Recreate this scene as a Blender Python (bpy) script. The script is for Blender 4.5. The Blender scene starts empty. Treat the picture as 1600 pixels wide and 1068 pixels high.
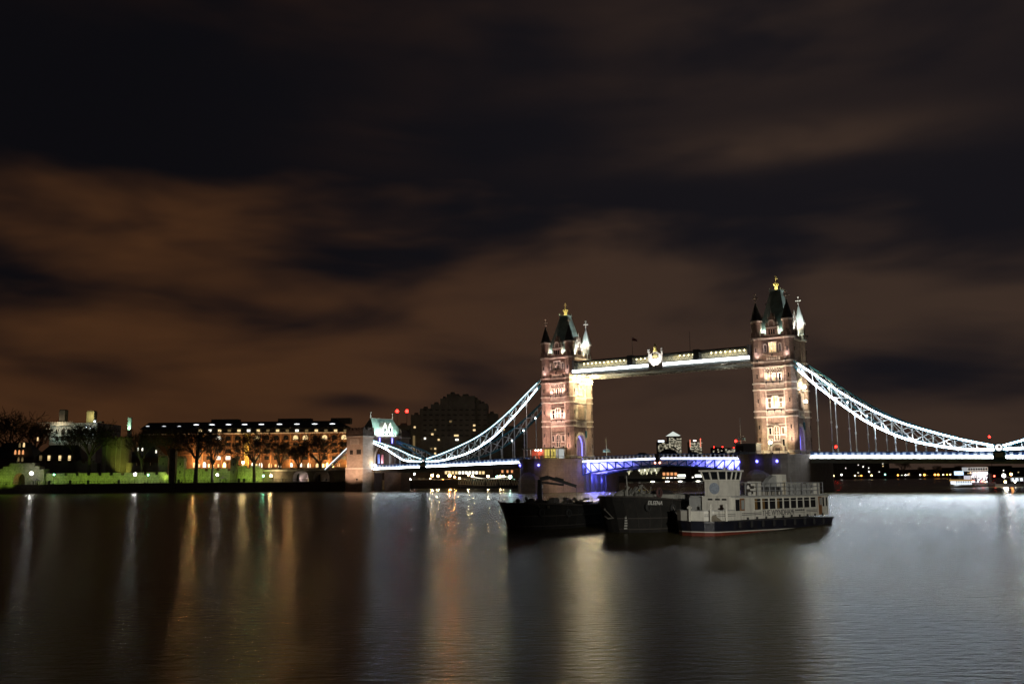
import bpy, math, random
from math import *
from mathutils import Vector, Matrix
S = bpy.context.scene
C = S.collection
random.seed(11)

# ------------------------------------------------------------------ camera
PITCH, ROLL, F, HC = radians(8.148), radians(.625), 1440., 6.6
_fw = Vector((0, cos(PITCH), sin(PITCH)))
_up = Vector((0, -sin(PITCH), cos(PITCH)))
_rt = Vector((1, 0, 0))
RT = _rt * cos(ROLL) - _up * sin(ROLL)
UP = _up * cos(ROLL) + _rt * sin(ROLL)
cam_d = bpy.data.cameras.new('camera')
cam = bpy.data.objects.new('camera', cam_d)
C.objects.link(cam)
m3 = Matrix((RT, UP, -_fw)).transposed()
cam.matrix_world = Matrix.Translation((0, 0, HC)) @ m3.to_4x4()
cam_d.sensor_width = 36
cam_d.lens = 36 * F / 1600
cam_d.clip_start = .5
cam_d.clip_end = 20000
S.camera = cam
S.view_settings.view_transform = 'Standard'
S.view_settings.look = 'None'
S.view_settings.exposure = 0
S.view_settings.gamma = 1
S.render.engine = 'CYCLES'
S.cycles.use_denoising = True
S.cycles.max_bounces = 5
S.cycles.diffuse_bounces = 2
S.cycles.glossy_bounces = 3
S.cycles.sample_clamp_indirect = 3
S.cycles.caustics_reflective = False
S.cycles.caustics_refractive = False


def at(px, py, Y):
    """the point at depth Y (metres in front of the lens) measured on the photograph at pixel px, py"""
    r = _fw + RT * (px - 800) / F - UP * (py - 534) / F
    return Vector((0, 0, HC)) + r * (Y / r.y)


# ------------------------------------------------------------------ night sky: lit cloud over a dark clear sky
world = bpy.data.worlds.new('World')
S.world = world
world.use_nodes = True
nt = world.node_tree
nt.nodes.clear()


def nod(tree, typ, **kw):
    n = tree.nodes.new(typ)
    for k, v in kw.items():
        setattr(n, k, v)
    return n


def mth(tree, op, a, b=None, clamp=False):
    n = tree.nodes.new('ShaderNodeMath')
    n.operation = op
    n.use_clamp = clamp
    for i, x in enumerate((a, b)):
        if x is None:
            continue
        if isinstance(x, (int, float)):
            n.inputs[i].default_value = x
        else:
            tree.links.new(x, n.inputs[i])
    return n.outputs[0]


def mixc(tree, fac, a, b):
    n = tree.nodes.new('ShaderNodeMix')
    n.data_type = 'RGBA'
    for i, x in ((0, fac), (6, a), (7, b)):
        if isinstance(x, (int, float)):
            n.inputs[i].default_value = x
        elif isinstance(x, tuple):
            n.inputs[i].default_value = (*x, 1)
        else:
            tree.links.new(x, n.inputs[i])
    return n.outputs[2]


def sstep(tree, x, lo, hi):
    n = tree.nodes.new('ShaderNodeMapRange')
    n.interpolation_type = 'SMOOTHSTEP'
    tree.links.new(x, n.inputs[0])
    n.inputs[1].default_value = lo
    n.inputs[2].default_value = hi
    return n.outputs[0]


tc = nod(nt, 'ShaderNodeTexCoord')
sep = nod(nt, 'ShaderNodeSeparateXYZ')
nt.links.new(tc.outputs['Generated'], sep.inputs[0])
az = mth(nt, 'ARCTAN2', sep.outputs[0], sep.outputs[1])
el = mth(nt, 'ARCSINE', sep.outputs[2])


def sky_noise(sx, sy, off, detail=4, rough=.55, dist=0.):
    cb = nod(nt, 'ShaderNodeCombineXYZ')
    nt.links.new(mth(nt, 'ADD', mth(nt, 'MULTIPLY', az, sx), off), cb.inputs[0])
    nt.links.new(mth(nt, 'MULTIPLY', el, sy), cb.inputs[1])
    n = nod(nt, 'ShaderNodeTexNoise')
    n.inputs['Scale'].default_value = 1
    n.inputs['Detail'].default_value = detail
    n.inputs['Roughness'].default_value = rough
    n.inputs['Distortion'].default_value = dist
    nt.links.new(cb.outputs[0], n.inputs['Vector'])
    return n.outputs[0]


def blob(u0, e0, su, se):
    a = mth(nt, 'POWER', mth(nt, 'ABSOLUTE', mth(nt, 'DIVIDE', mth(nt, 'SUBTRACT', az, u0), su)), 2)
    b = mth(nt, 'POWER', mth(nt, 'ABSOLUTE', mth(nt, 'DIVIDE', mth(nt, 'SUBTRACT', el, e0), se)), 2)
    return mth(nt, 'EXPONENT', mth(nt, 'MULTIPLY', mth(nt, 'ADD', a, b), -1))


n1 = sky_noise(4.6, 15., 3.1, 3, .45, .3)
n2 = sky_noise(2.6, 9., 7.7, 4, .5, .5)
n3 = sky_noise(9., 34., 1.3, 3, .5, .2)
nn = mth(nt, 'ADD', mth(nt, 'MULTIPLY', n1, .6), mth(nt, 'MULTIPLY', n2, .55))   # about .57 on average
d = mth(nt, 'MULTIPLY', mth(nt, 'SUBTRACT', .222, el), 3.4)
d = mth(nt, 'MINIMUM', d, .27)
low = mth(nt, 'ADD', d, mth(nt, 'MULTIPLY', mth(nt, 'SUBTRACT', nn, .57), 1.8))
low = mth(nt, 'ADD', low, mth(nt, 'MULTIPLY', blob(.05, .2, .2, .06), .32))
low = mth(nt, 'ADD', low, mth(nt, 'MULTIPLY', blob(-.45, .27, .2, .05), .16))
low = mth(nt, 'SUBTRACT', low, mth(nt, 'MULTIPLY', blob(-.54, .17, .08, .04), .2))
low = mth(nt, 'SUBTRACT', low, mth(nt, 'MULTIPLY', blob(.28, .21, .05, .05), .3))
low = mth(nt, 'SUBTRACT', low, mth(nt, 'MULTIPLY', blob(.47, .1, .14, .035), .38))
low = mth(nt, 'SUBTRACT', low, mth(nt, 'MULTIPLY', blob(-.17, .08, .05, .012), .4))
cl = sstep(nt, low, -.2, .4)
hi = mth(nt, 'ADD', mth(nt, 'MULTIPLY', blob(.31, .335, .16, .022), 1.0), mth(nt, 'MULTIPLY', blob(.3, .46, .3, .1), .5))
hi = mth(nt, 'ADD', hi, mth(nt, 'MULTIPLY', blob(-.28, .5, .25, .05), .2))
hi = mth(nt, 'ADD', hi, mth(nt, 'MULTIPLY', blob(-.15, .36, .08, .03), .18))
hi = mth(nt, 'MULTIPLY', hi, sstep(nt, nn, .42, .72))
cl = mth(nt, 'MAXIMUM', cl, hi)
cl = mth(nt, 'MULTIPLY', cl, mth(nt, 'ADD', .8, mth(nt, 'MULTIPLY', n3, .4)), True)
side = sstep(nt, az, -.4, .3)
ccol = mixc(nt, side, (.058, .0242, .0100), (.043, .0262, .0188))
base = mixc(nt, sstep(nt, az, -.5, .35), (.0036, .0034, .0046), (.0078, .0070, .0092))
col = mixc(nt, cl, base, ccol)
bg = nod(nt, 'ShaderNodeBackground')
nt.links.new(col, bg.inputs[0])
bg.inputs[1].default_value = 1.0
wo = nod(nt, 'ShaderNodeOutputWorld')
nt.links.new(bg.outputs[0], wo.inputs[0])

# ------------------------------------------------------------------ materials
MATS = {}


def M(name, col=(.5, .5, .5), rough=.75, metal=0., em=None, es=0., var=0., scale=.6, bump=0., brick=None, dirt=0.):
    if name in MATS:
        return MATS[name]
    m = bpy.data.materials.new(name)
    MATS[name] = m
    m.use_nodes = True
    t = m.node_tree
    p = t.nodes['Principled BSDF']
    p.inputs['Base Color'].default_value = (*col, 1)
    p.inputs['Roughness'].default_value = rough
    p.inputs['Metallic'].default_value = metal
    if em:
        p.inputs['Emission Color'].default_value = (*em, 1)
        p.inputs['Emission Strength'].default_value = es
    c = None
    co = t.nodes.new('ShaderNodeTexCoord')
    if brick:
        bw, bh, mort = brick
        # courses laid round the walls: along x+y in plan, up in z
        sp = t.nodes.new('ShaderNodeSeparateXYZ')
        t.links.new(co.outputs['Object'], sp.inputs[0])
        cb = t.nodes.new('ShaderNodeCombineXYZ')
        t.links.new(mth(t, 'ADD', sp.outputs[0], sp.outputs[1]), cb.inputs[0])
        t.links.new(sp.outputs[2], cb.inputs[1])
        b = t.nodes.new('ShaderNodeTexBrick')
        b.inputs['Scale'].default_value = 1
        b.inputs['Brick Width'].default_value = bw
        b.inputs['Row Height'].default_value = bh
        b.inputs['Mortar Size'].default_value = mort
        b.inputs['Color1'].default_value = (*[x * 1.15 for x in col], 1)
        b.inputs['Color2'].default_value = (*[x * .8 for x in col], 1)
        b.inputs['Mortar'].default_value = (*[x * .5 for x in col], 1)
        t.links.new(cb.outputs[0], b.inputs['Vector'])
        c = b.outputs[0]
    if var or bump:
        n = t.nodes.new('ShaderNodeTexNoise')
        n.inputs['Scale'].default_value = scale
        n.inputs['Detail'].default_value = 5
        n.inputs['Roughness'].default_value = .65
        t.links.new(co.outputs['Object'], n.inputs['Vector'])
        if var:
            f = sstep(t, n.outputs[0], .25, .75)
            a = tuple(x * (1 - var) for x in col)
            bb = tuple(min(.95, x * (1 + var)) for x in col)
            v = mixc(t, f, a, bb)
            if c is not None:
                mx = t.nodes.new('ShaderNodeMix')
                mx.data_type = 'RGBA'
                mx.inputs[0].default_value = .5
                t.links.new(c, mx.inputs[6])
                t.links.new(v, mx.inputs[7])
                c = mx.outputs[2]
            else:
                c = v
        if bump:
            bp = t.nodes.new('ShaderNodeBump')
            bp.inputs['Strength'].default_value = bump
            bp.inputs['Distance'].default_value = .15
            t.links.new(n.outputs[0], bp.inputs['Height'])
            t.links.new(bp.outputs[0], p.inputs['Normal'])
    if dirt:
        n = t.nodes.new('ShaderNodeTexNoise')
        n.inputs['Scale'].default_value = 1
        n.inputs['Detail'].default_value = 6
        mp = t.nodes.new('ShaderNodeMapping')
        mp.inputs['Scale'].default_value = (2.2, 2.2, .35)
        t.links.new(co.outputs['Object'], mp.inputs[0])
        t.links.new(mp.outputs[0], n.inputs['Vector'])
        f = mth(t, 'MULTIPLY', sstep(t, n.outputs[0], .5, .75), dirt)
        src = c if c is not None else col
        c = mixc(t, f, src, (.06, .045, .03))
    if c is not None:
        t.links.new(c, p.inputs['Base Color'])
    return m


granite = M('granite', (.335, .24, .20), .85, var=.4, scale=.7, brick=(1.1, .5, .06), dirt=.55)
pierstone = M('pier_stone', (.15, .115, .09), .9, var=.35, scale=.25, brick=(1.7, .75, .035), dirt=.4)
trim = M('portland_stone', (.62, .55, .49), .8, var=.2, scale=.8)
slate = M('slate', (.045, .05, .05), .55, var=.4, scale=1.2)
leadroof = M('pale_lead_roof', (.22, .27, .25), .5, var=.3, scale=.5)
copper = M('copper_green_roof', (.30, .42, .36), .6, var=.25, scale=.5)
gold = M('gilding', (.85, .70, .30), .4, .1)
teal = M('bridge_teal_paint', (.03, .16, .22), .45)
bluepaint = M('bridge_blue_paint', (.04, .09, .24), .45)
whitepaint = M('bridge_white_paint', (.72, .76, .78), .45)
steelgrey = M('steel_grey', (.16, .17, .16), .55, var=.25, scale=1)
dark = M('dark_iron', (.02, .02, .022), .6)
asphalt = M('asphalt', (.05, .05, .05), .9, var=.2)
glassd = M('dark_glass', (.015, .017, .02), .12)
woodbrown = M('varnished_wood', (.22, .10, .03), .45, var=.3, scale=3)


def E(name, col, s):
    return M(name, (.02, .02, .02), .6, em=col, es=s)


led = E('white_led', (.80, .91, 1), 30)
led_deck = E('deck_led', (.80, .91, 1), 30)
led_walk = E('walkway_led', (.9, .96, 1), 9)
led_deck_far = E('deck_led_far', (.80, .91, 1), 20)
led_cool = E('cool_led', (.62, .92, 1), 3)
led_dim = E('violet_white_led', (.90, .92, 1), 6)
led_blue = E('blue_led', (.12, .12, 1), 10)
lampw = E('lamp_white', (1, .96, .88), 26)
lampy = E('lamp_warm', (1, .72, .32), 60)
lampo = E('lamp_orange', (1, .36, .08), 70)
lampg = E('lamp_green', (.3, 1, .62), 14)
lampc = E('lamp_cyan', (.5, 1, .85), 40)
lampr = E('lamp_red', (1, .012, .008), 22)
win_y = E('window_warm', (1, .72, .34), 1.1)
win_w = E('window_white', (1, .95, .8), 1.7)
win_d = E('window_dim', (1, .7, .3), .16)
win_o = E('window_orange', (1, .42, .16), .9)


# ------------------------------------------------------------------ mesh builder
class MB:
    def __init__(s):
        s.v, s.f = [], []

    def add(s, vs, fs):
        o = len(s.v)
        s.v += [tuple(x) for x in vs]
        s.f += [tuple(i + o for i in f) for f in fs]
        return s

    def box(s, x0, x1, y0, y1, z0, z1):
        return s.add([(x0, y0, z0), (x1, y0, z0), (x1, y1, z0), (x0, y1, z0), (x0, y0, z1), (x1, y0, z1), (x1, y1, z1), (x0, y1, z1)],
                     [(0, 3, 2, 1), (4, 5, 6, 7), (0, 1, 5, 4), (1, 2, 6, 5), (2, 3, 7, 6), (3, 0, 4, 7)])

    def bar(s, p, q, w, h=None):
        p, q = Vector(p), Vector(q)
        h = h or w
        d = (q - p).normalized()
        a = d.cross(Vector((0, 0, 1)))
        if a.length < 1e-3:
            a = Vector((1, 0, 0))
        a.normalize()
        b = a.cross(d).normalized()
        vs = []
        for e in (p, q):
            for i, j in ((-1, -1), (1, -1), (1, 1), (-1, 1)):
                vs.append(e + a * i * w / 2 + b * j * h / 2)
        return s.add(vs, [(0, 1, 2, 3), (7, 6, 5, 4), (0, 4, 5, 1), (1, 5, 6, 2), (2, 6, 7, 3), (3, 7, 4, 0)])

    def tube(s, p, q, r0, r1=None, n=8):
        p, q = Vector(p), Vector(q)
        r1 = r0 if r1 is None else r1
        d = (q - p).normalized()
        a = d.orthogonal().normalized()
        b = d.cross(a)
        vs = [p + (a * cos(2 * pi * k / n) + b * sin(2 * pi * k / n)) * r0 for k in range(n)]
        vs += [q + (a * cos(2 * pi * k / n) + b * sin(2 * pi * k / n)) * r1 for k in range(n)]
        fs = [(k, (k + 1) % n, n + (k + 1) % n, n + k) for k in range(n)]
        return s.add(vs, fs + [tuple(range(n))[::-1], tuple(range(n, 2 * n))])

    def poly_tube(s, pts, r, n=6):
        for a, b in zip(pts, pts[1:]):
            s.tube(a, b, r, r, n)
        return s

    def prism(s, poly, z0, z1, scale=1., cx=0, cy=0):
        n = len(poly)
        vs = [(x, y, z0) for x, y in poly] + [(cx + (x - cx) * scale, cy + (y - cy) * scale, z1) for x, y in poly]
        return s.add(vs, [(k, (k + 1) % n, n + (k + 1) % n, n + k) for k in range(n)] + [tuple(range(n))[::-1], tuple(range(n, 2 * n))])

    def xprism(s, poly, x0, x1):
        n = len(poly)
        vs = [(x0, y, z) for y, z in poly] + [(x1, y, z) for y, z in poly]
        return s.add(vs, [(k, (k + 1) % n, n + (k + 1) % n, n + k) for k in range(n)] + [tuple(range(n))[::-1], tuple(range(n, 2 * n))])

    def yprism(s, poly, y0, y1):
        n = len(poly)
        vs = [(x, y0, z) for x, z in poly] + [(x, y1, z) for x, z in poly]
        return s.add(vs, [(k, n + k, n + (k + 1) % n, (k + 1) % n) for k in range(n)] + [tuple(range(n)), tuple(range(n, 2 * n))[::-1]])

    def lathe(s, prof, c=(0, 0, 0), n=12, ph=0.):
        vs, fs = [], []
        for r, z in prof:
            for k in range(n):
                a = 2 * pi * k / n + ph
                vs.append((c[0] + r * cos(a), c[1] + r * sin(a), c[2] + z))
        for i in range(len(prof) - 1):
            for k in range(n):
                fs.append((i * n + k, i * n + (k + 1) % n, (i + 1) * n + (k + 1) % n, (i + 1) * n + k))
        fs.append(tuple(range(n))[::-1])
        fs.append(tuple(range(len(vs) - n, len(vs))))
        return s.add(vs, fs)

    def ball(s, c, r, n=10):
        k = max(4, n // 2)
        return s.lathe([(max(.01, r * sin(pi * i / k)), -r * cos(pi * i / k)) for i in range(k + 1)], c, n)

    def loft(s, secs):
        n = len(secs[0])
        vs = [p for q in secs for p in q]
        fs = []
        for i in range(len(secs) - 1):
            for k in range(n):
                fs.append((i * n + k, i * n + (k + 1) % n, (i + 1) * n + (k + 1) % n, (i + 1) * n + k))
        fs.append(tuple(range(n))[::-1])
        fs.append(tuple(range((len(secs) - 1) * n, len(secs) * n)))
        return s.add(vs, fs)

    def map(s, fn):
        s.v = [tuple(fn(*p)) for p in s.v]
        return s

    def build(s, name, mat, parent=None, label=None, smooth=False):
        me = bpy.data.meshes.new(name)
        me.from_pydata(s.v, [], s.f)
        me.validate()
        import bmesh
        b = bmesh.new()
        b.from_mesh(me)
        bmesh.ops.recalc_face_normals(b, faces=b.faces)
        b.to_mesh(me)
        b.free()
        me.materials.append(mat)
        if smooth:
            for p in me.polygons:
                p.use_smooth = True
        o = bpy.data.objects.new(name, me)
        C.objects.link(o)
        if parent:
            o.parent = parent
        if label:
            o['label'] = label
        return o


def thing(name, label, cat, loc=(0, 0, 0), rz=0., group=None, ry=0.):
    o = bpy.data.objects.new(name, None)
    C.objects.link(o)
    o.location = loc
    o.rotation_euler = (0, ry, rz)
    o['label'], o['category'] = label, cat
    if group:
        o['group'] = group
    return o


def tag(o, label, cat, group=None):
    o['label'], o['category'] = label, cat
    if group:
        o['group'] = group
    return o


def struct(o):
    o['kind'] = 'structure'
    return o


def dup(root, loc, rz=0., sc=1., label=None, group=None):
    r = root.copy()
    C.objects.link(r)
    r.location = loc
    r.rotation_euler = (0, 0, rz)
    r.scale = (sc,) * 3
    if label:
        r['label'] = label
    if group:
        r['group'] = group
    for ch in list(root.children):
        c = ch.copy()
        C.objects.link(c)
        c.parent = r
        for g in ch.children:
            e = g.copy()
            C.objects.link(e)
            e.parent = c
    return r


def light(kind, loc, col, watts, radius=.3, target=None, angle=60, blend=.6, root=None):
    l = bpy.data.lights.new('lamp_light', kind)
    l.energy = watts
    l.color = col
    l.shadow_soft_size = radius
    o = bpy.data.objects.new('lamp_light', l)
    C.objects.link(o)
    o.location = loc
    if kind == 'SPOT':
        l.spot_size = radians(angle)
        l.spot_blend = blend
        o.rotation_euler = (Vector(target) - Vector(loc)).to_track_quat('-Z', 'Y').to_euler()
    if root:
        o.parent = root
        mw = Matrix.Translation(root.location) @ root.rotation_euler.to_matrix().to_4x4()
        o.matrix_parent_inverse = mw.inverted()
    return o


def spot(loc, target, col, watts, angle=60, blend=.6, radius=.4, root=None):
    return light('SPOT', loc, col, watts, radius, target, angle, blend, root)


def point(loc, col, watts, radius=.4, root=None):
    return light('POINT', loc, col, watts, radius, root=root)


def lin(pts, x):
    for (a, b), (c, d) in zip(pts, pts[1:]):
        if x <= c:
            return b + (d - b) * (x - a) / (c - a)
    return pts[-1][1]


def smooth_curve(pts, x):
    """monotone cubic through the measured points"""
    n = len(pts)
    i = max(0, min(n - 2, next((k for k in range(n - 1) if x <= pts[k + 1][0]), n - 2)))

    def slope(k):
        if k == 0:
            return (pts[1][1] - pts[0][1]) / (pts[1][0] - pts[0][0])
        if k == n - 1:
            return (pts[-1][1] - pts[-2][1]) / (pts[-1][0] - pts[-2][0])
        return (pts[k + 1][1] - pts[k - 1][1]) / (pts[k + 1][0] - pts[k - 1][0])
    (x0, y0), (x1, y1) = pts[i], pts[i + 1]
    h = x1 - x0
    t = (x - x0) / h
    a, b = slope(i) * h, slope(i + 1) * h
    return y0 * (2 * t**3 - 3 * t**2 + 1) + a * (t**3 - 2 * t**2 + t) + y1 * (-2 * t**3 + 3 * t**2) + b * (t**3 - t**2)


# ------------------------------------------------------------------ water, ground, banks
wm = M('river_water', (.12, .10, .032), .2)
wt = wm.node_tree
wp = wt.nodes['Principled BSDF']
wp.inputs['IOR'].default_value = 1.33
# the waves run across the stream: their slopes are steeper along the view than across it
wp.inputs['Anisotropic'].default_value = .66
wtan = wt.nodes.new('ShaderNodeCombineXYZ')
wtan.inputs[1].default_value = 1
wt.links.new(wtan.outputs[0], wp.inputs['Tangent'])
wco = wt.nodes.new('ShaderNodeTexCoord')
wmap = wt.nodes.new('ShaderNodeMapping')
wmap.inputs['Scale'].default_value = (.6, 1.7, 1)
wn = wt.nodes.new('ShaderNodeTexNoise')
wn.inputs['Scale'].default_value = 1.5
wn.inputs['Detail'].default_value = 5
wn.inputs['Roughness'].default_value = .6
wb = wt.nodes.new('ShaderNodeBump')
wb.inputs['Strength'].default_value = .5
wb.inputs['Distance'].default_value = .13
wt.links.new(wco.outputs['Object'], wmap.inputs[0])
wt.links.new(wmap.outputs[0], wn.inputs['Vector'])
wt.links.new(wn.outputs[0], wb.inputs['Height'])
wt.links.new(wb.outputs[0], wp.inputs['Normal'])
wp.inputs['Roughness'].default_value = .265
b = MB()
b.add([(-1500, -2, 0), (1500, -2, 0), (1500, 1600, 0), (-1500, 1600, 0)], [(0, 1, 2, 3)])
struct(b.build('water', wm))
earth = M('dark_earth', (.05, .045, .04), .95, var=.3, scale=.05)
paving = M('paving', (.09, .085, .08), .9, var=.25, scale=.3)
b = MB()
b.add([(-9000, -3000, -2.5), (9000, -3000, -2.5), (9000, 12000, -2.5), (-9000, 12000, -2.5)], [(0, 1, 2, 3)])
struct(b.build('ground', earth))
quaystone = M('quay_stone', (.10, .09, .075), .95, var=.4, scale=.4, brick=(1.4, .5, .04), dirt=.5)
b = MB()
b.prism([(-900, 470), (-420, 452), (-236, 428), (-114, 411), (-64, 409), (-62, 430), (-52, 461), (4, 464), (30, 530), (82, 690), (82, 2000), (-900, 2000)], -2, 4.3)
struct(b.build('north_bank', quaystone))
b = MB()
b.prism([(82.2, 692), (300, 700), (900, 690), (1500, 640), (1500, 9000), (-2500, 9000), (-2500, 2000.2), (82.2, 2000.2)], -2, 2.2)
struct(b.build('far_bank', earth))
b = MB()
b.prism([(-300, -1.5), (300, -1.5), (300, -120), (-300, -120)], -2.2, 4.9)
struct(b.build('south_embankment', paving))

# ------------------------------------------------------------------ the bridge frame
ANG = radians(-34)
BU = Vector((cos(ANG), sin(ANG), 0))
BV = Vector((-sin(ANG), cos(ANG), 0))
BN = Vector((20.647, 348.915, 0))
L = 82.


def BR(s, y, z=0.):
    return BN + BU * s + BV * y + Vector((0, 0, z))


def octa(cx, cy, r):
    return [(cx + r * cos(pi / 8 + k * pi / 4), cy + r * sin(pi / 8 + k * pi / 4)) for k in range(8)]


def arch(y0, y1, z0, zs, pointed=1.25, n=7):
    """outline points of an arched opening from (y0, z0) over the crown to (y1, z0)"""
    h = (y1 - y0) / 2
    c = (y0 + y1) / 2
    pts = [(y0, z0)]
    for k in range(2 * n + 1):
        a = pi - pi * k / (2 * n)
        pts.append((c + h * cos(a), zs + h * sin(a) * pointed))
    pts.append((y1, z0))
    return pts


# pier -------------------------------------------------------------------
def pier(s0, label):
    r = thing('bridge_pier', label, 'bridge pier', BR(s0, 0, 0), ANG)
    hw, y0, y1 = 10.6, -7.5, 13.5

    def plan(k, nose):
        a = []
        for i in range(9):        # west ogive nose
            t = i / 8
            a.append((-hw * k * (1 - t**1.8), y0 - (nose * (1 - (1 - t)**1.6))))
        w = a + [(-x, y) for x, y in a[::-1][1:]]
        e = [(x, y1 - (y - y0) * .9) for x, y in w]
        return w + e[::-1][::-1][::-1]
    w = plan(1, 20.5)
    b = MB().prism(w, -2.4, 10.6)
    # recess of the bascule chamber is set on the inner flank
    b.build('body', pierstone, r)
    MB().prism([(x * 1.03, y0 + (y - y0) * 1.015) for x, y in w], 10.6, 11.8).build('coping', pierstone, r)
    b = MB()
    secs = []
    for z, k in ((-2, 1), (3.2, 1), (4.6, .93), (5.8, .78), (6.7, .52), (7.2, .2)):
        secs.append([(-4.8 * k, y0 - 17.5, z), (-3.6 * k, y0 - 20 - 1.2 * k, z), (0, y0 - 20.5 - 4.6 * k, z), (3.6 * k, y0 - 20 - 1.2 * k, z), (4.8 * k, y0 - 17.5, z)])
    b.loft(secs).build('cutwater', pierstone, r)
    # parapet rail round the top
    b = MB()
    top = [(x, y) for x, y in w]
    for (xa, ya), (xb, yb) in zip(top, top[1:]):
        b.bar((xa, ya, 12.7), (xb, yb, 12.7), .1)
        b.bar((xa, ya, 11.8), (xa, ya, 12.7), .12)
    b.build('railing', dark, r)
    # bascule chamber doors on the inner flank
    sg = 1 if s0 < 10 else -1
    x0 = sg * hw
    b = MB()
    b.box(min(x0, x0 + sg * .25), max(x0, x0 + sg * .25), -7.2, 9.6, .1, 9.6)
    ch = b.build('bascule_chamber', M('chamber_iron', (.10, .11, .16), .6), r)
    b = MB()
    for yy in (-6.6, -3, .8, 4.6, 8.4):
        b.box(min(x0 + sg * .26, x0 + sg * .9), max(x0 + sg * .26, x0 + sg * .9), yy - .35, yy + .35, .1, 8.6)
    b.build('buttress', M('chamber_iron'), r)
    for xx in ((-8.5, -5, 3.6) if s0 < 10 else (-7.6, .4, 5.4)):
        # y on the nose at this x
        t = (1 - abs(xx) / hw) ** (1 / 1.8)
        yy = y0 - 20.5 * (1 - (1 - t)**1.6) - .12
        MB().ball((xx, yy, 9.6), .42).build('marker_light', led_blue, r)
        point(BR(s0 + xx, yy - .8, 9.6), (.12, .1, 1), 70, .2, r)
    return r


pierN = pier(0, 'broad stone pier under the far bridge tower, its flank glowing blue')
pierS = pier(L, 'broad dark stone pier under the near bridge tower, behind the white passenger boat')


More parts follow.
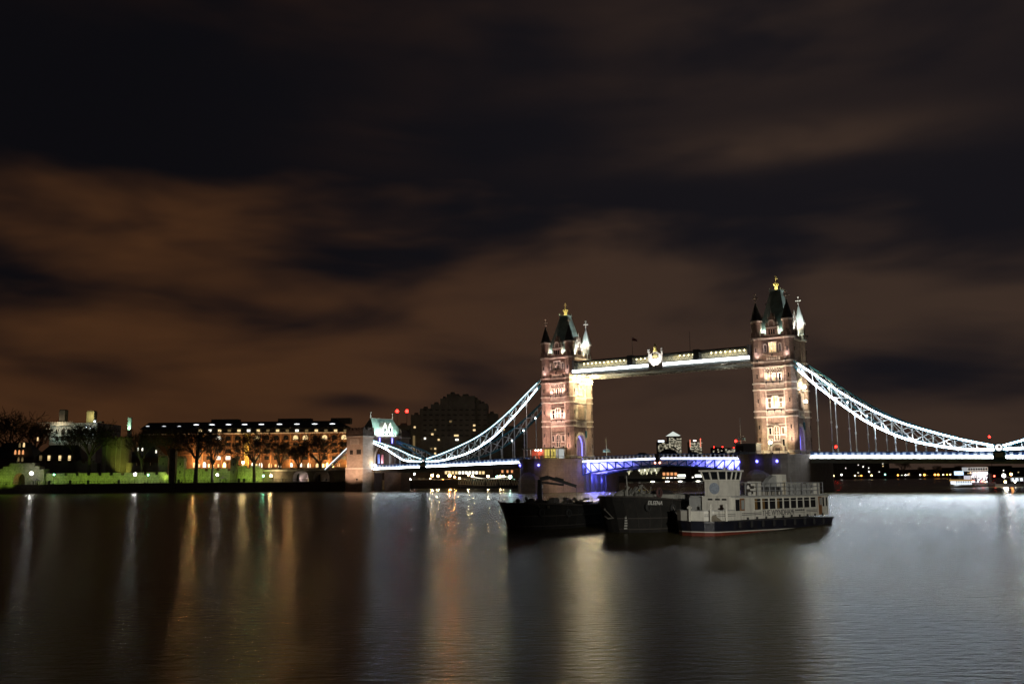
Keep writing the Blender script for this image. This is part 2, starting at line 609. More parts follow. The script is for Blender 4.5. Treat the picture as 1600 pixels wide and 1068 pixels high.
# tower ------------------------------------------------------------------
def tower(s0, label, lit):
    r = thing('bridge_tower', label, 'bridge tower', BR(s0, 0, 11.8), ANG)
    Z = lambda z: z - 11.8
    A, B = 5.45, 6.7            # half core
    # walls: base stage with the road arch cut through, then the plain stages
    b = MB()
    ar = arch(-3.4, 3.4, 0, 4.6, 1.3)
    b.xprism([(-B, 0)] + ar + [(B, 0), (B, Z(25)), (-B, Z(25))], -A, A)
    b.box(-A, A, -B, B, Z(25), Z(49.6))
    wall = b.build('wall', granite, r)
    # bright arch ring
    for sx in (-1, 1):
        ro = arch(-4.1, 4.1, 0, 4.7, 1.3)
        ri = arch(-3.4, 3.4, 0, 4.6, 1.3)
        b = MB().xprism(ro + ri[::-1], min(sx * A, sx * (A + .35)), max(sx * A, sx * (A + .35)))
        b.build('arch_ring', trim, r)
    # blue lit ribs inside the road arch
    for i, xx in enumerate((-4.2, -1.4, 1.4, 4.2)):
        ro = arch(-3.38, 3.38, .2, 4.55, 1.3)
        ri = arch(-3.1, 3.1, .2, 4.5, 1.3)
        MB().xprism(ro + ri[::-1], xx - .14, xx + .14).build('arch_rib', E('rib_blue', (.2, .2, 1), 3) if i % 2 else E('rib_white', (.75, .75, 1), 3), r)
    # turrets at the corners
    tops = []
    for sx in (-1, 1):
        for sy in (-1, 1):
            cx, cy = sx * 5.15, sy * 6.4
            b = MB().prism(octa(cx, cy, 1.95), 0, Z(40))
            b.prism(octa(cx, cy, 1.8), Z(40), Z(49.6))
            t = b.build('turret', granite, r)
            for z, q, h in ((12.4, 2.15, .9), (23.7, 2.2, .5), (25.6, 2.2, .45), (32.5, 2.2, .45), (34.6, 2.2, .45), (39.8, 2.3, .5), (41.6, 2.2, .4), (49.2, 2.25, .6)):
                MB().prism(octa(cx, cy, q), Z(z), Z(z + h)).build('string_course', trim, t)
            b = MB().prism(octa(cx, cy, 1.7), Z(49.8), Z(55.0))
            for k in range(8):
                a = k * pi / 4
                b.box(cx + 1.62 * cos(a) - .3, cx + 1.62 * cos(a) + .3, cy + 1.62 * sin(a) - .3, cy + 1.62 * sin(a) + .3, Z(49.8), Z(51.6))
            d = b.build('turret_drum', granite, t)
            MB().prism(octa(cx, cy, 2.0), Z(55), Z(55.6)).build('turret_eave', trim, t)
            MB().prism(octa(cx, cy, 1.95), Z(55.6), Z(61.9), .04, cx, cy).build('spire', slate if (sx, sy) != (1, 1) else M('lit_spire', (.5, .52, .5), .6, var=.2), t)  # paler copy on the floodlit corner, its light put into the colour
            b = MB().tube((cx, cy, Z(61.6)), (cx, cy, Z(64.6)), .12)
            b.box(cx - .85, cx + .85, cy - .12, cy + .12, Z(63.1), Z(63.45))
            b.box(cx - .12, cx + .12, cy - .85, cy + .85, Z(63.1), Z(63.45))
            for ex, ey in ((.8, 0), (-.8, 0), (0, .8), (0, -.8)):
                b.ball((cx + ex, cy + ey, Z(63.28)), .24, 6)
            b.ball((cx, cy, Z(64.5)), .32)
            b.ball((cx, cy, Z(62.3)), .3)
            b.build('turret_finial', trim, t)
    # cornices
    b = MB()
    for z, o, h in ((12.2, .35, .8), (23.7, .5, .5), (25.6, .45, .4), (32.5, .5, .4), (34.6, .45, .4), (39.8, .75, .5), (41.6, .5, .4), (49.2, .5, .6)):
        b.box(-A - o, A + o, -B - o, B + o, Z(z), Z(z + h))
    b.build('cornice', trim, r)
    b = MB()
    b.box(-A - .25, A + .25, -B - .25, B + .25, Z(24.2), Z(25.6))
    b.box(-A - .25, A + .25, -B - .25, B + .25, Z(32.9), Z(34.6))
    b.box(-A - .3, A + .3, -B - .3, B + .3, Z(40.3), Z(41.6))
    b.build('band', granite, r)
    # crenellated parapet between the turrets
    b = MB()
    for sy in (-1, 1):
        b.box(-3.6, 3.6, sy * B - .25, sy * B + .25, Z(49.8), Z(50.7))
        for k in range(5):
            x = -3.2 + k * 1.5
            b.box(x, x + .8, sy * B - .25, sy * B + .25, Z(50.7), Z(51.4))
    for sx in (-1, 1):
        b.box(sx * A - .25, sx * A + .25, -4.8, 4.8, Z(49.8), Z(50.7))
        for k in range(6):
            y = -4.4 + k * 1.6
            b.box(sx * A - .25, sx * A + .25, y, y + .8, Z(50.7), Z(51.4))
    b.build('parapet', granite, r)
    # main roof: tall truncated pyramid with a crest, gilded finial
    b = MB()
    q = [(-4.6, -5.4), (4.6, -5.4), (4.6, 5.4), (-4.6, 5.4)]
    t = [(-1.7, -1.4), (1.7, -1.4), (1.7, 1.4), (-1.7, 1.4)]
    b.loft([[(x, y, Z(49.8)) for x, y in q], [(x, y, Z(52.6)) for x, y in q], [(x, y, Z(66)) for x, y in t]])
    roof = b.build('roof', leadroof, r)
    b = MB()
    b.box(-1.95, 1.95, -1.65, 1.65, Z(66), Z(66.4))
    for x, y in ((-1.8, -1.5), (1.8, -1.5), (1.8, 1.5), (-1.8, 1.5)):
        b.tube((x, y, Z(66.4)), (x, y, Z(67.2)), .12, .03, 5)
    b.build('roof_crest', leadroof, roof)
    b = MB()
    b.lathe([(.9, 0), (.5, .5), (.55, .9), (.3, 1.2), (.3, 1.6)], (0, 0, Z(66.4)), 8)
    for k in range(4):
        a = k * pi / 2 + pi / 4
        b.tube((.3 * cos(a), .3 * sin(a), Z(67.6)), (.85 * cos(a), .85 * sin(a), Z(68.4)), .2, .1, 5)
        b.ball((.8 * cos(a), .8 * sin(a), Z(68.5)), .28, 6)
    b.tube((0, 0, Z(68)), (0, 0, Z(71.2)), .18, .1)
    b.ball((0, 0, Z(69.6)), .3, 8)
    b.ball((0, 0, Z(71.1)), .3, 8)
    b.box(-.5, .5, -.1, .1, Z(70.4), Z(70.6))
    b.build('gilded_finial', gold, roof)

    # helpers on the four faces: a along the face, d outwards
    def fx(face):
        if face == 'w':
            return lambda a, d, z: (a, -B - d, z)
        if face == 'e':
            return lambda a, d, z: (-a, B + d, z)
        if face == 's':
            return lambda a, d, z: (A + d, a, z)
        return lambda a, d, z: (-A - d, -a, z)

    def gable(face, w):
        f = fx(face)
        b = MB()
        out = [(-w, 49.8), (-w, 53.6), (-w * .82, 53.6), (-w * .82, 54.8), (-w * .5, 54.8), (-w * .5, 56.2), (-w * .2, 56.8), (0, 58), (w * .2, 56.8), (w * .5, 56.2), (w * .5, 54.8), (w * .82, 54.8), (w * .82, 53.6), (w, 53.6), (w, 49.8)]
        b.yprism([(x, Z(z)) for x, z in out], -.3, 2.2)
        b.map(lambda x, y, z: f(x, -y, z))
        g = b.build('gable', granite, r)
        b = MB()
        for sx in (-1, 1):
            b.tube((sx * w * .93, -.1, Z(53.6)), (sx * w * .93, -.1, Z(55.6)), .18, .05, 5)
            b.tube((sx * w * .55, -.1, Z(56)), (sx * w * .55, -.1, Z(57.6)), .15, .05, 5)
        b.box(-w, w, -.45, -.3, Z(52.9), Z(53.2))
        ar2 = arch(-w * .55, w * .55, Z(53.6), Z(54.4), 1.2, 4)
        ar3 = arch(-w * .4, w * .4, Z(53.6), Z(54.4), 1.1, 4)
        b.yprism(ar2 + ar3[::-1], -.5, -.3)
        b.tube((0, -.1, Z(57.8)), (0, -.1, Z(59.2)), .15, .05, 5)
        b.map(lambda x, y, z: f(x, -y, z))
        b.build('gable_trim', trim, g)
        b = MB()
        for x in (-.75, 0, .75):
            b.box(x - .22, x + .22, -.36, -.3, Z(50.8), Z(52.4))
        b.map(lambda x, y, z: f(x, -y, z))
        b.build('gable_window', glassd, g)

    for fc, w in (('w', 2.0), ('e', 2.0), ('s', 2.3), ('n', 2.3)):
        gable(fc, w)

    def win(face, a, z, w, h, glow=None, n=1, pointed=0, deep=.5):
        f = fx(face)
        b = MB()
        e = .22
        if pointed:
            zs = Z(z + h) - w / 2 * pointed
            ro = arch(a - w / 2 - e, a + w / 2 + e, Z(z), zs, pointed, 4)
            ri = arch(a - w / 2, a + w / 2, Z(z), zs, pointed, 4)
            b.yprism(ro + ri[::-1], 0, deep)
        else:
            b.box(a - w / 2 - e, a - w / 2, 0, deep, Z(z), Z(z + h))
            b.box(a + w / 2, a + w / 2 + e, 0, deep, Z(z), Z(z + h))
            b.box(a - w / 2 - e, a + w / 2 + e, 0, deep + .06, Z(z + h), Z(z + h) + .3)
        b.box(a - w / 2 - e - .1, a + w / 2 + e + .1, 0, deep + .12, Z(z) - .25, Z(z))
        for k in range(1, n):
            x = a - w / 2 + w * k / n
            b.box(x - .09, x + .09, .05, deep - .06, Z(z), Z(z + h) - (w * .2 if pointed else 0))
        if h > 2.4:
            b.box(a - w / 2, a + w / 2, .05, deep - .08, Z(z + h * .55), Z(z + h * .55) + .14)
        b.map(lambda x, y, zz: f(x, y, zz))
        o = b.build('window', trim, r)
        b = MB()
        hh = h - (w * .25 if pointed else 0)
        b.box(a - w / 2, a + w / 2, .004, .05, Z(z), Z(z + hh))
        b.map(lambda x, y, zz: f(x, y, zz))
        b.build('pane', glow or glassd, o)

    G = (lambda k: [None, win_y, win_d][k]) if lit else (lambda k: None)
    # river face
    win('w', 0, 16.4, 1.5, 4.6, G(2), 2, 1.2)
    for sx in (-1, 1):
        win('w', sx * 2.1, 14.6, .8, 2.1, G(0))
        win('w', sx * 2.1, 18.4, .8, 2.0, G(2) if sx > 0 else None)
    win('w', 0, 26.9, 1.6, 3.6, G(1), 2)
    for sx in (-1, 1):
        win('w', sx * 1.85, 26.9, 1.1, 3.0, win_d if lit else None)
    for a_, g in ((-1.9, 1), (0, 1), (1.9, 0)):
        win('w', a_, 35.7, .75, 2.2, G(g))
    win('w', 0, 44.9, 2.4, 3.2, G(1), 3, 0, .45)
    for sx in (-1, 1):
        win('w', sx * 2.45, 45.2, .55, 2.4, None, 1, 1.3)
    # machicolation blocks under the great cornice, balcony brackets
    b = MB()
    for row in range(3):
        for k in range(7):
            x = -2.6 + k * .8 + (row % 2) * .35
            b.box(x, x + .38, -B - .28 - .12 * row, -B, Z(38.2 + row * .6), Z(38.6 + row * .6))
    for k in range(6):
        b.box(-2.2 + k * .8, -1.75 + k * .8, -B - .55, -B, Z(42.4), Z(43.4))
    b.build('corbel', trim, r)
    b = MB()
    b.box(-3.3, 3.3, -B - .85, -B, Z(43.5), Z(43.9))
    b.box(-3.3, 3.3, -B - .85, -B - .7, Z(43.9), Z(44.7))
    b.build('balcony', granite, r)
    # blind arcading in the bands, stone strips beside the windows, slits in the turrets
    for fc, hw in (('w', 3.1), ('s', 4.3), ('n', 4.3), ('e', 3.1)):
        f = fx(fc)
        b = MB()
        for z0, z1 in ((24.35, 25.5), (33.1, 34.5)):
            n = int(hw / .42)
            for k in range(-n, n + 1):
                b.box(k * .42 - .09, k * .42 + .09, .26, .42, Z(z0), Z(z1) - .2)
            b.box(-hw, hw, .26, .46, Z(z1) - .2, Z(z1))
        b.map(lambda x, y, z: f(x, y, z))
        b.build('blind_arcade', trim, r)
        b = MB()
        for a_ in (-hw + .1, hw - .1):
            for z0, z1 in ((13.4, 23.6), (26.2, 32.4), (35.2, 39.6)):
                b.box(a_ - .16, a_ + .16, .003, .3, Z(z0), Z(z1))
        for z in ((18.0, 21.4) if fc in 'we' else ()) + (31.2,):
            b.box(-hw + .3, hw - .3, .003, .16, Z(z), Z(z) + .22)
        b.map(lambda x, y, z: f(x, y, z))
        b.build('stone_strip', trim, r)
    for sx in (-1, 1):
        for z in (16, 20, 28.5, 36.5, 45):
            for (dx, dy, nx, ny) in ((0, -1.82, .16, .05), (1.82, 0, .05, .16)):
                if dx and sx < 0:
                    continue
                for sy in ((-1,) if dy else (-1, 1)):
                    cx, cy = sx * 5.15 + dx, sy * 6.4 + dy
                    MB().box(cx - nx, cx + nx, cy - ny, cy + ny, Z(z), Z(z) + 1.3).build('slit_window', glassd, r)
    b = MB()
    ro, ri = arch(-2.2, 2.2, Z(12.6), Z(13.7), .9, 6), arch(-1.75, 1.75, Z(12.6), Z(13.6), .85, 6)
    b.yprism(ro + ri[::-1], -B - .6, -B - .003)
    b.build('portal_ring', trim, r)
    MB().box(-.8, .8, -B - .2, -B - .05, Z(12.4), Z(14.0)).build('portal_door', M('portal_door_dark', (.04, .03, .025), .8), r)
    # land/inner faces
    for fc in ('s', 'n'):
        win(fc, 0, 35.6, 1.9, 4.0, None, 2, 1.1)
        for sx in (-1, 1):
            win(fc, sx * 3.1, 35.4, 1.1, 2.3, None, 2)
            win(fc, sx * 3.2, 27.0, 1.4, 4.6, None, 2)
        f = fx(fc)
        b = MB()
        b.prism([(-1.9, 0), (-1.4, 1.2), (1.4, 1.2), (1.9, 0)], Z(26.4), Z(31.2))
        b.prism([(-1.9, 0), (-1.4, 1.2), (1.4, 1.2), (1.9, 0)], Z(31.2), Z(32.6), .3, 0, 0)
        b.prism([(-.5, 0), (-.4, .4), (.4, .4), (.5, 0)], Z(24.0), Z(25.2))
        b.map(lambda x, y, z: f(x, y, z))
        b.build('oriel', granite, r)
        for sx in (-1, 1):     # teal shields over the arch
            b = MB()
            b.prism([(-.55, 0), (-.55, .35), (.55, .35), (.55, 0)], Z(20.2), Z(22.4))
            b.prism([(-.55, 0), (-.55, .35), (.55, .35), (.55, 0)], Z(20.2), Z(19.2), .2, 0, .1)
            b.map(lambda x, y, z: f(x + sx * 4.2, y, z))
            b.build('shield', teal, r)
    return r


towerN = tower(0, 'far Gothic bridge tower, its road face lit yellow under the walkway', False)
towerS = tower(L, 'near Gothic bridge tower with warm lit windows, rising behind the white boat', True)

PINK = (1, .62, .50)
WARM = (1, .76, .58)
GRN = (.72, 1, .86)


def flood(root, p, tgt, col, w, ang=70, rad=.3, lens=None):
    """a floodlight: a housing on a stub, its lamp inside"""
    base = root.location
    rz = root.rotation_euler.z
    R = Matrix.Rotation(-rz, 3, 'Z')
    a = R @ (Vector(p) - Vector(base))
    d = (R @ (Vector(tgt) - Vector(p))).normalized()
    b = MB().tube(a - d * .55, a - d * .08, .22, .34, 8)
    b.tube(a - d * .4, a - d * .4 + Vector((0, 0, -.8)), .07, .07, 5)
    b.build('floodlight', dark, root)
    return spot(p, tgt, col, w, ang, .7, rad, root)


for s0, rt_, col, k in ((0, towerN, PINK, 1.), (L, towerS, WARM, 1.0)):
    for sx in (-4.6, 0, 4.6):
        flood(rt_, BR(s0 + sx * 1.1, -12.2, 12.5), BR(s0 + sx * .95, -6.9, 27), col, 8200 * k * (1.5 if s0 else .8), 80)
    flood(rt_, BR(s0 - 5, -27, 12.9), BR(s0, -7, 34), col, 42000 * k, 46)
    for sx in (-2.2, 0, 2.2):
        flood(rt_, BR(s0 + sx, -8.1, 26.3), BR(s0 + sx * .9, -6.6, 36), col, 3000 * k, 110, .2)
        flood(rt_, BR(s0 + sx, -8.2, 35.4), BR(s0 + sx * .9, -6.7, 46), col, 2100 * k, 110, .2)
    for sx in (-4.6, 4.6):
        flood(rt_, BR(s0 + sx, -9.0, 42.4), BR(s0 + sx, -8.0, 50), (1, .82, .82), 1000 * k, 100, .2)
    flood(rt_, BR(s0, -7.9, 44.2), BR(s0, -6.8, 56), PINK, 3600 * k, 60, .2)
    # greenish floods on the roof
    point(BR(s0 + 2.7, -6.2, 51.8), GRN, 420, .3, rt_)
    point(BR(s0 - 2.9, -6.2, 52.0), GRN, 420, .3, rt_)
    point(BR(s0 + 5.2, 2.6, 51.6), GRN, 1100, .3, rt_)
    point(BR(s0 + 5.0, -3.0, 51.4), GRN, 900, .3, rt_)
    for yy in (-3.6, 3.6):
        flood(rt_, BR(s0 + 8.2, yy, 50.8), BR(s0 + 2.6, yy * .5, 59), (.88, 1, .96), 8000, 60, .2)
    flood(rt_, BR(s0 + 8.0, 1.0, 51.2), BR(s0 + 5.3, 6.2, 59), (.9, 1, .95), 11000, 60, .2)
    point(BR(s0 + 1.4, -1.3, 66.9), (1, .92, .5), 230, .1, rt_)
    point(BR(s0 - 1.2, -1.4, 66.9), (1, .92, .5), 150, .1, rt_)
    point(BR(s0 - .5, -1.5, 69.6), (1, .9, .5), 60, .1, rt_)

# lamps high on the faces
for (s0, y, z, rt_, w, col) in ((8.9, -6.6, 40.4, towerN, 10500, (1, .83, .38)), (8.9, 3.0, 40.4, towerN, 10500, (1, .83, .38)),
                               (L + 7.4, .6, 33.6, towerS, 1500, (1, .88, .6)), (L + 7.2, 2.0, 29, towerS, 160, (1, .85, .7)),
                               (L - .8, -11.6, 15.6, towerS, 3000, (1, .78, .42))):
    R = Matrix.Rotation(-ANG, 3, 'Z')
    p = BR(s0, y, z)
    loc = R @ (p - Vector(rt_.location))
    b = MB().ball(loc, .5, 10)
    o = b.build('lamp', E('tower_lamp', (1, .88, .6), 60), rt_)
    b = MB().tube(loc + Vector((0, 0, -.4)), loc + Vector((0, 0, -3.4 if z < 20 else -1.0)), .1)
    if z > 20:
        b.tube(loc + Vector((0, 0, -.9)), loc + Vector((-1.4, 0, -.9)), .1)
    b.build('lamp_bracket', dark, rt_)
    if rt_ is towerN:
        point(p + BU * .9 + Vector((0, 0, .3)), (1, .80, .46), w * .85, .9, rt_)
        spot(p + BU * .7 + Vector((0, 0, .5)), BR(5.6, y * .6, 27), col, w * 1.0, 120, .8, .4, rt_)
    else:
        point(p + BU * .9 + Vector((0, 0, .3)) if z > 20 else p - BV * .8, col, w, .4, rt_)
# blue-violet light inside the road arches
for s0, rt_ in ((0, towerN), (L, towerS)):
    point(BR(s0 + 1, 1.0, 14.2), (.35, .3, 1), 160, .5, rt_)


# decks -----------------------------------------------------------------
def side_deck(sg, label):
    """side span; d is the distance from the tower centre, local x = d * sg"""
    s0 = 0 if sg < 0 else L
    r = thing('bridge_deck', label, 'bridge deck', BR(s0, 0, 0), ANG)
    d0, d1 = 10.7, (91.0 if sg < 0 else 112)
    zb = (lambda d: 10.8 - .021 * (d - 10.6)) if sg < 0 else (lambda d: 10.55 - .0195 * (d - 10.6))

    def beam(name, y0, y1, za, zc, mat, gap=()):
        b = MB()
        seg = [d0]
        for g in gap:
            seg += list(g)
        seg.append(d1)
        for i in range(0, len(seg), 2):
            a, c = seg[i], seg[i + 1]
            n = max(1, int((c - a) / 12))
            secs = [[(sg * x, y0, zb(x) + za), (sg * x, y1, zb(x) + za), (sg * x, y1, zb(x) + zc), (sg * x, y0, zb(x) + zc)] for x in [a + (c - a) * k / n for k in range(n + 1)]]
            b.loft(secs)
        return b.build(name, mat, r)
    gap = ((61.7, 64.9),)
    beam('road', -8.1, 8.1, -.2, .5, asphalt)
    beam('girder', -8.2, -7.4, -1.5, -.21, steelgrey)
    beam('girder', 7.4, 8.2, -1.5, -.21, steelgrey)
    b = MB()
    x = d0 + 1
    while x < d1 - 1:
        b.bar((sg * x, -7.3, zb(x) - .8), (sg * x, 7.3, zb(x) - .8), .3, 1.)
        x += 5.6
    b.build('cross_beam', steelgrey, r)
    beam('strip_shield', -8.95, -8.21, -.1, -.015, dark)  # dark lip added to keep the strip's light off the girder
    beam('light_strip', -8.75, -8.3, .0, 0.42 if sg < 0 else .46, led_deck_far if sg < 0 else led_deck, gap)
    beam('parapet', -8.35, -8.2, .62, 1.75, M('parapet_paint', (.42, .45, .52), .5), gap)
    beam('parapet', 8.2, 8.35, .5, 1.75, whitepaint)
    beam('handrail', -8.45, -8.1, 1.75, 1.95, bluepaint, gap)
    x = d0 + .6
    k = 0
    post = {}
    while x < d1 - .5:
        w = .34 if k % 3 else .6
        if not 61.5 < x < 65:
            if w not in post:
                post[w] = MB().box(-w, w, -8.5, -8.36, .95, 1.78).build('parapet_post', bluepaint, r)
                o = post[w]
            else:
                o = post[w].copy()
                C.objects.link(o)
            o.location = (sg * x, 0, zb(x))
        x += 1.87
        k += 1
    # dark link block with its small square panel under the chain pin
    z = zb(63.3)
    MB().box(sg * 63.3 - 1.55, sg * 63.3 + 1.55, -8.9, -8.0, z - .9, z + 2.0).build('link_block', M('dark_teal', (.015, .05, .07), .5), r)
    b = MB()
    b.box(sg * 63.3 - 1.0, sg * 63.3 + 1.0, -8.98, -8.9, z + .3, z + 1.5)
    b.build('panel', M('stone_panel', (.3, .28, .22), .6), r)
    # lamps of the footway
    return r


deckN = side_deck(-1, 'far side span of the bridge, white lit strip over the quay lamps')
deckS = side_deck(1, 'near side span of the bridge, broad white lit strip running out of the frame')


# suspension chains -----------------------------------------------------
TOP = [(6.9, 41.4), (13.5, 36.4), (20, 31.2), (29.3, 24.9), (37, 20.9), (44.7, 18.0), (54.4, 14.9), (63.3, 12.75)]
BOT = [(6.9, 39.6), (14.4, 32.4), (22, 25.9), (29.2, 20.5), (39.7, 15.4), (51, 12.75), (58, 12.0), (63.3, 12.05)]
TOP2 = [(63.3, 12.75), (70, 14.6), (78.2, 17.6), (91.8, 21.5)]
BOT2 = [(63.3, 12.05), (70, 12.25), (74.6, 13.0), (83.5, 17.4), (91.8, 20.6)]


def chain(sg, y, label, near):
    s0 = 0 if sg < 0 else L
    r = thing('suspension_chain', label, 'suspension chain', BR(s0, y, 0), ANG)
    P = lambda d, z, yy=0.: (sg * d, yy, z)
    zb = (lambda d: 12.7 - .021 * (d - 10.6)) if sg < 0 else (lambda d: 12.5 - .0195 * (d - 10.6))
    ds = [6.9 + 2.82 * k for k in range(21)]
    ds[-1] = 63.3
    ds2 = [63.3 + 2.85 * k for k in range(11)]
    upper, lower, su, sl, lat = MB(), MB(), MB(), MB(), MB()

    def chord(mb, pts, dd, w, h, yy=0.):
        secs = [[P(d, smooth_curve(pts, d) - h / 2, yy - w / 2), P(d, smooth_curve(pts, d) - h / 2, yy + w / 2), P(d, smooth_curve(pts, d) + h / 2, yy + w / 2), P(d, smooth_curve(pts, d) + h / 2, yy - w / 2)] for d in dd]
        mb.loft(secs)
    for T_, B_, dd in ((TOP, BOT, ds), (TOP2, BOT2, ds2)):
        chord(upper, T_, dd, .7, .75)
        chord(lower, B_, dd, .7, .75)
        fin = [dd[0] + (dd[-1] - dd[0]) * k / 44 for k in range(1, 44)]
        if near:
            chord(su, T_, fin, .14, .36 if sg > 0 else .32, -.44)
            chord(sl, B_, fin, .14, .55 if sg > 0 else .42, -.44)
        for i in range(len(dd)):
            d = dd[i]
            zt, zo = smooth_curve(T_, d), smooth_curve(B_, d)
            if 0 < i < len(dd) - 1 and zt - zo > .5:
                lat.bar(P(d, zo), P(d, zt), .22, .3)
            if i < len(dd) - 1:
                e = dd[i + 1]
                if i % 2 == 0:
                    e = dd[min(i + 2, len(dd) - 1)]
                    lat.bar(P(d, smooth_curve(B_, d)), P(e, smooth_curve(T_, e)), .2, .3)
                    lat.bar(P(d, smooth_curve(T_, d)), P(e, smooth_curve(B_, e)), .2, .3)
    upper.build('upper_chord', teal, r)
    lower.build('lower_chord', teal, r)
    lat.build('lattice', whitepaint, r)
    if near:
        su.build('light_strip', led if sg > 0 else led_cool, r)
        sl.build('light_strip', led if sg > 0 else E('soft_led', (.82, .94, 1), 15), r)
    else:
        for d in (13.4, 19.0, 24.7, 30.3):
            MB().ball(P(d, smooth_curve(BOT, d), -.5), .3, 8).build('chain_lamp', E('chain_lamp', (.95, .97, 1), 9), r)
    for k in range(13):
        d = 13.4 + 5.62 * k + (0 if k < 9 else 1.2)
        zt = smooth_curve(BOT, d) if d < 63.3 else smooth_curve(BOT2, d)
        if zt - zb(d) < .4 or d > 90:
            continue
        b = MB().tube(P(d, zb(d)), P(d, zt), .16, .16, 6)
        b.lathe([(.3, 0), (.22, .5), (.3, .7), (.15, 1)], P(d, zb(d)), 6)
        b.lathe([(.24, 0), (.3, .4), (.24, .8)], P(d, zb(d) + (zt - zb(d)) * .45), 6)
        b.tube(P(d, zt - 2 if zt - zb(d) > 4 else zt - .4), P(d, zt), .16, .5, 6)
        b.build('hanger', whitepaint, r)
    # pin with its roundel
    z = 12.5
    MB().tube((sg * 63.3, -.75, z), (sg * 63.3, .75, z), 1.25, 1.25, 20).build('pin', teal, r)
    if near:
        b = MB().tube((sg * 63.3, -.86, z), (sg * 63.3, -.76, z), .95 if sg > 0 else .5, .95 if sg > 0 else .5, 20)
        b.build('roundel', E('roundel_white', (1, .97, .95), 1.1), r)
        b = MB().tube((sg * 63.3 + .15, -.92, z + .2), (sg * 63.3 + .15, -.87, z + .2), .32, .32, 9)
        b.build('emblem', M('emblem_red', (.4, .09, .05), .5), r)
    return r


chain(-1, -7.7, 'lit near-side chain of the far span, thin cyan upper line', True)
chain(-1, 7.7, 'unlit teal far-side chain of the far span, behind the lit one', False)
chain(1, -7.7, 'thick white glowing chain of the near span sweeping down from the near tower', True)
chain(1, 7.7, 'unlit teal far-side chain of the near span behind the glowing one', False)
# light from the glowing chains onto their own rods and lattice, fixed on the chords
for sg, s0, w in ((-1, 0, 260), (1, L, 600)):
    for d in (12, 19, 26, 33, 41, 50, 59, 72, 84):
        pts = BOT if d < 63 else BOT2
        point(BR(s0 + sg * d, -8.6, smooth_curve(pts, d) + .6), (.9, .96, 1), w * .5, .15)

# spots added along the near span's chain to brighten its reflection in the river
for k in range(19):
    d = 10 + 4.3 * k
    z = smooth_curve(BOT if d < 63 else BOT2, d) + .5
    p = BR(L + d, -8.9, z)
    spot(p, p - BV * 60 - Vector((0, 0, 18)), (.80, .91, 1), 1500, 150, .6, 2.2)

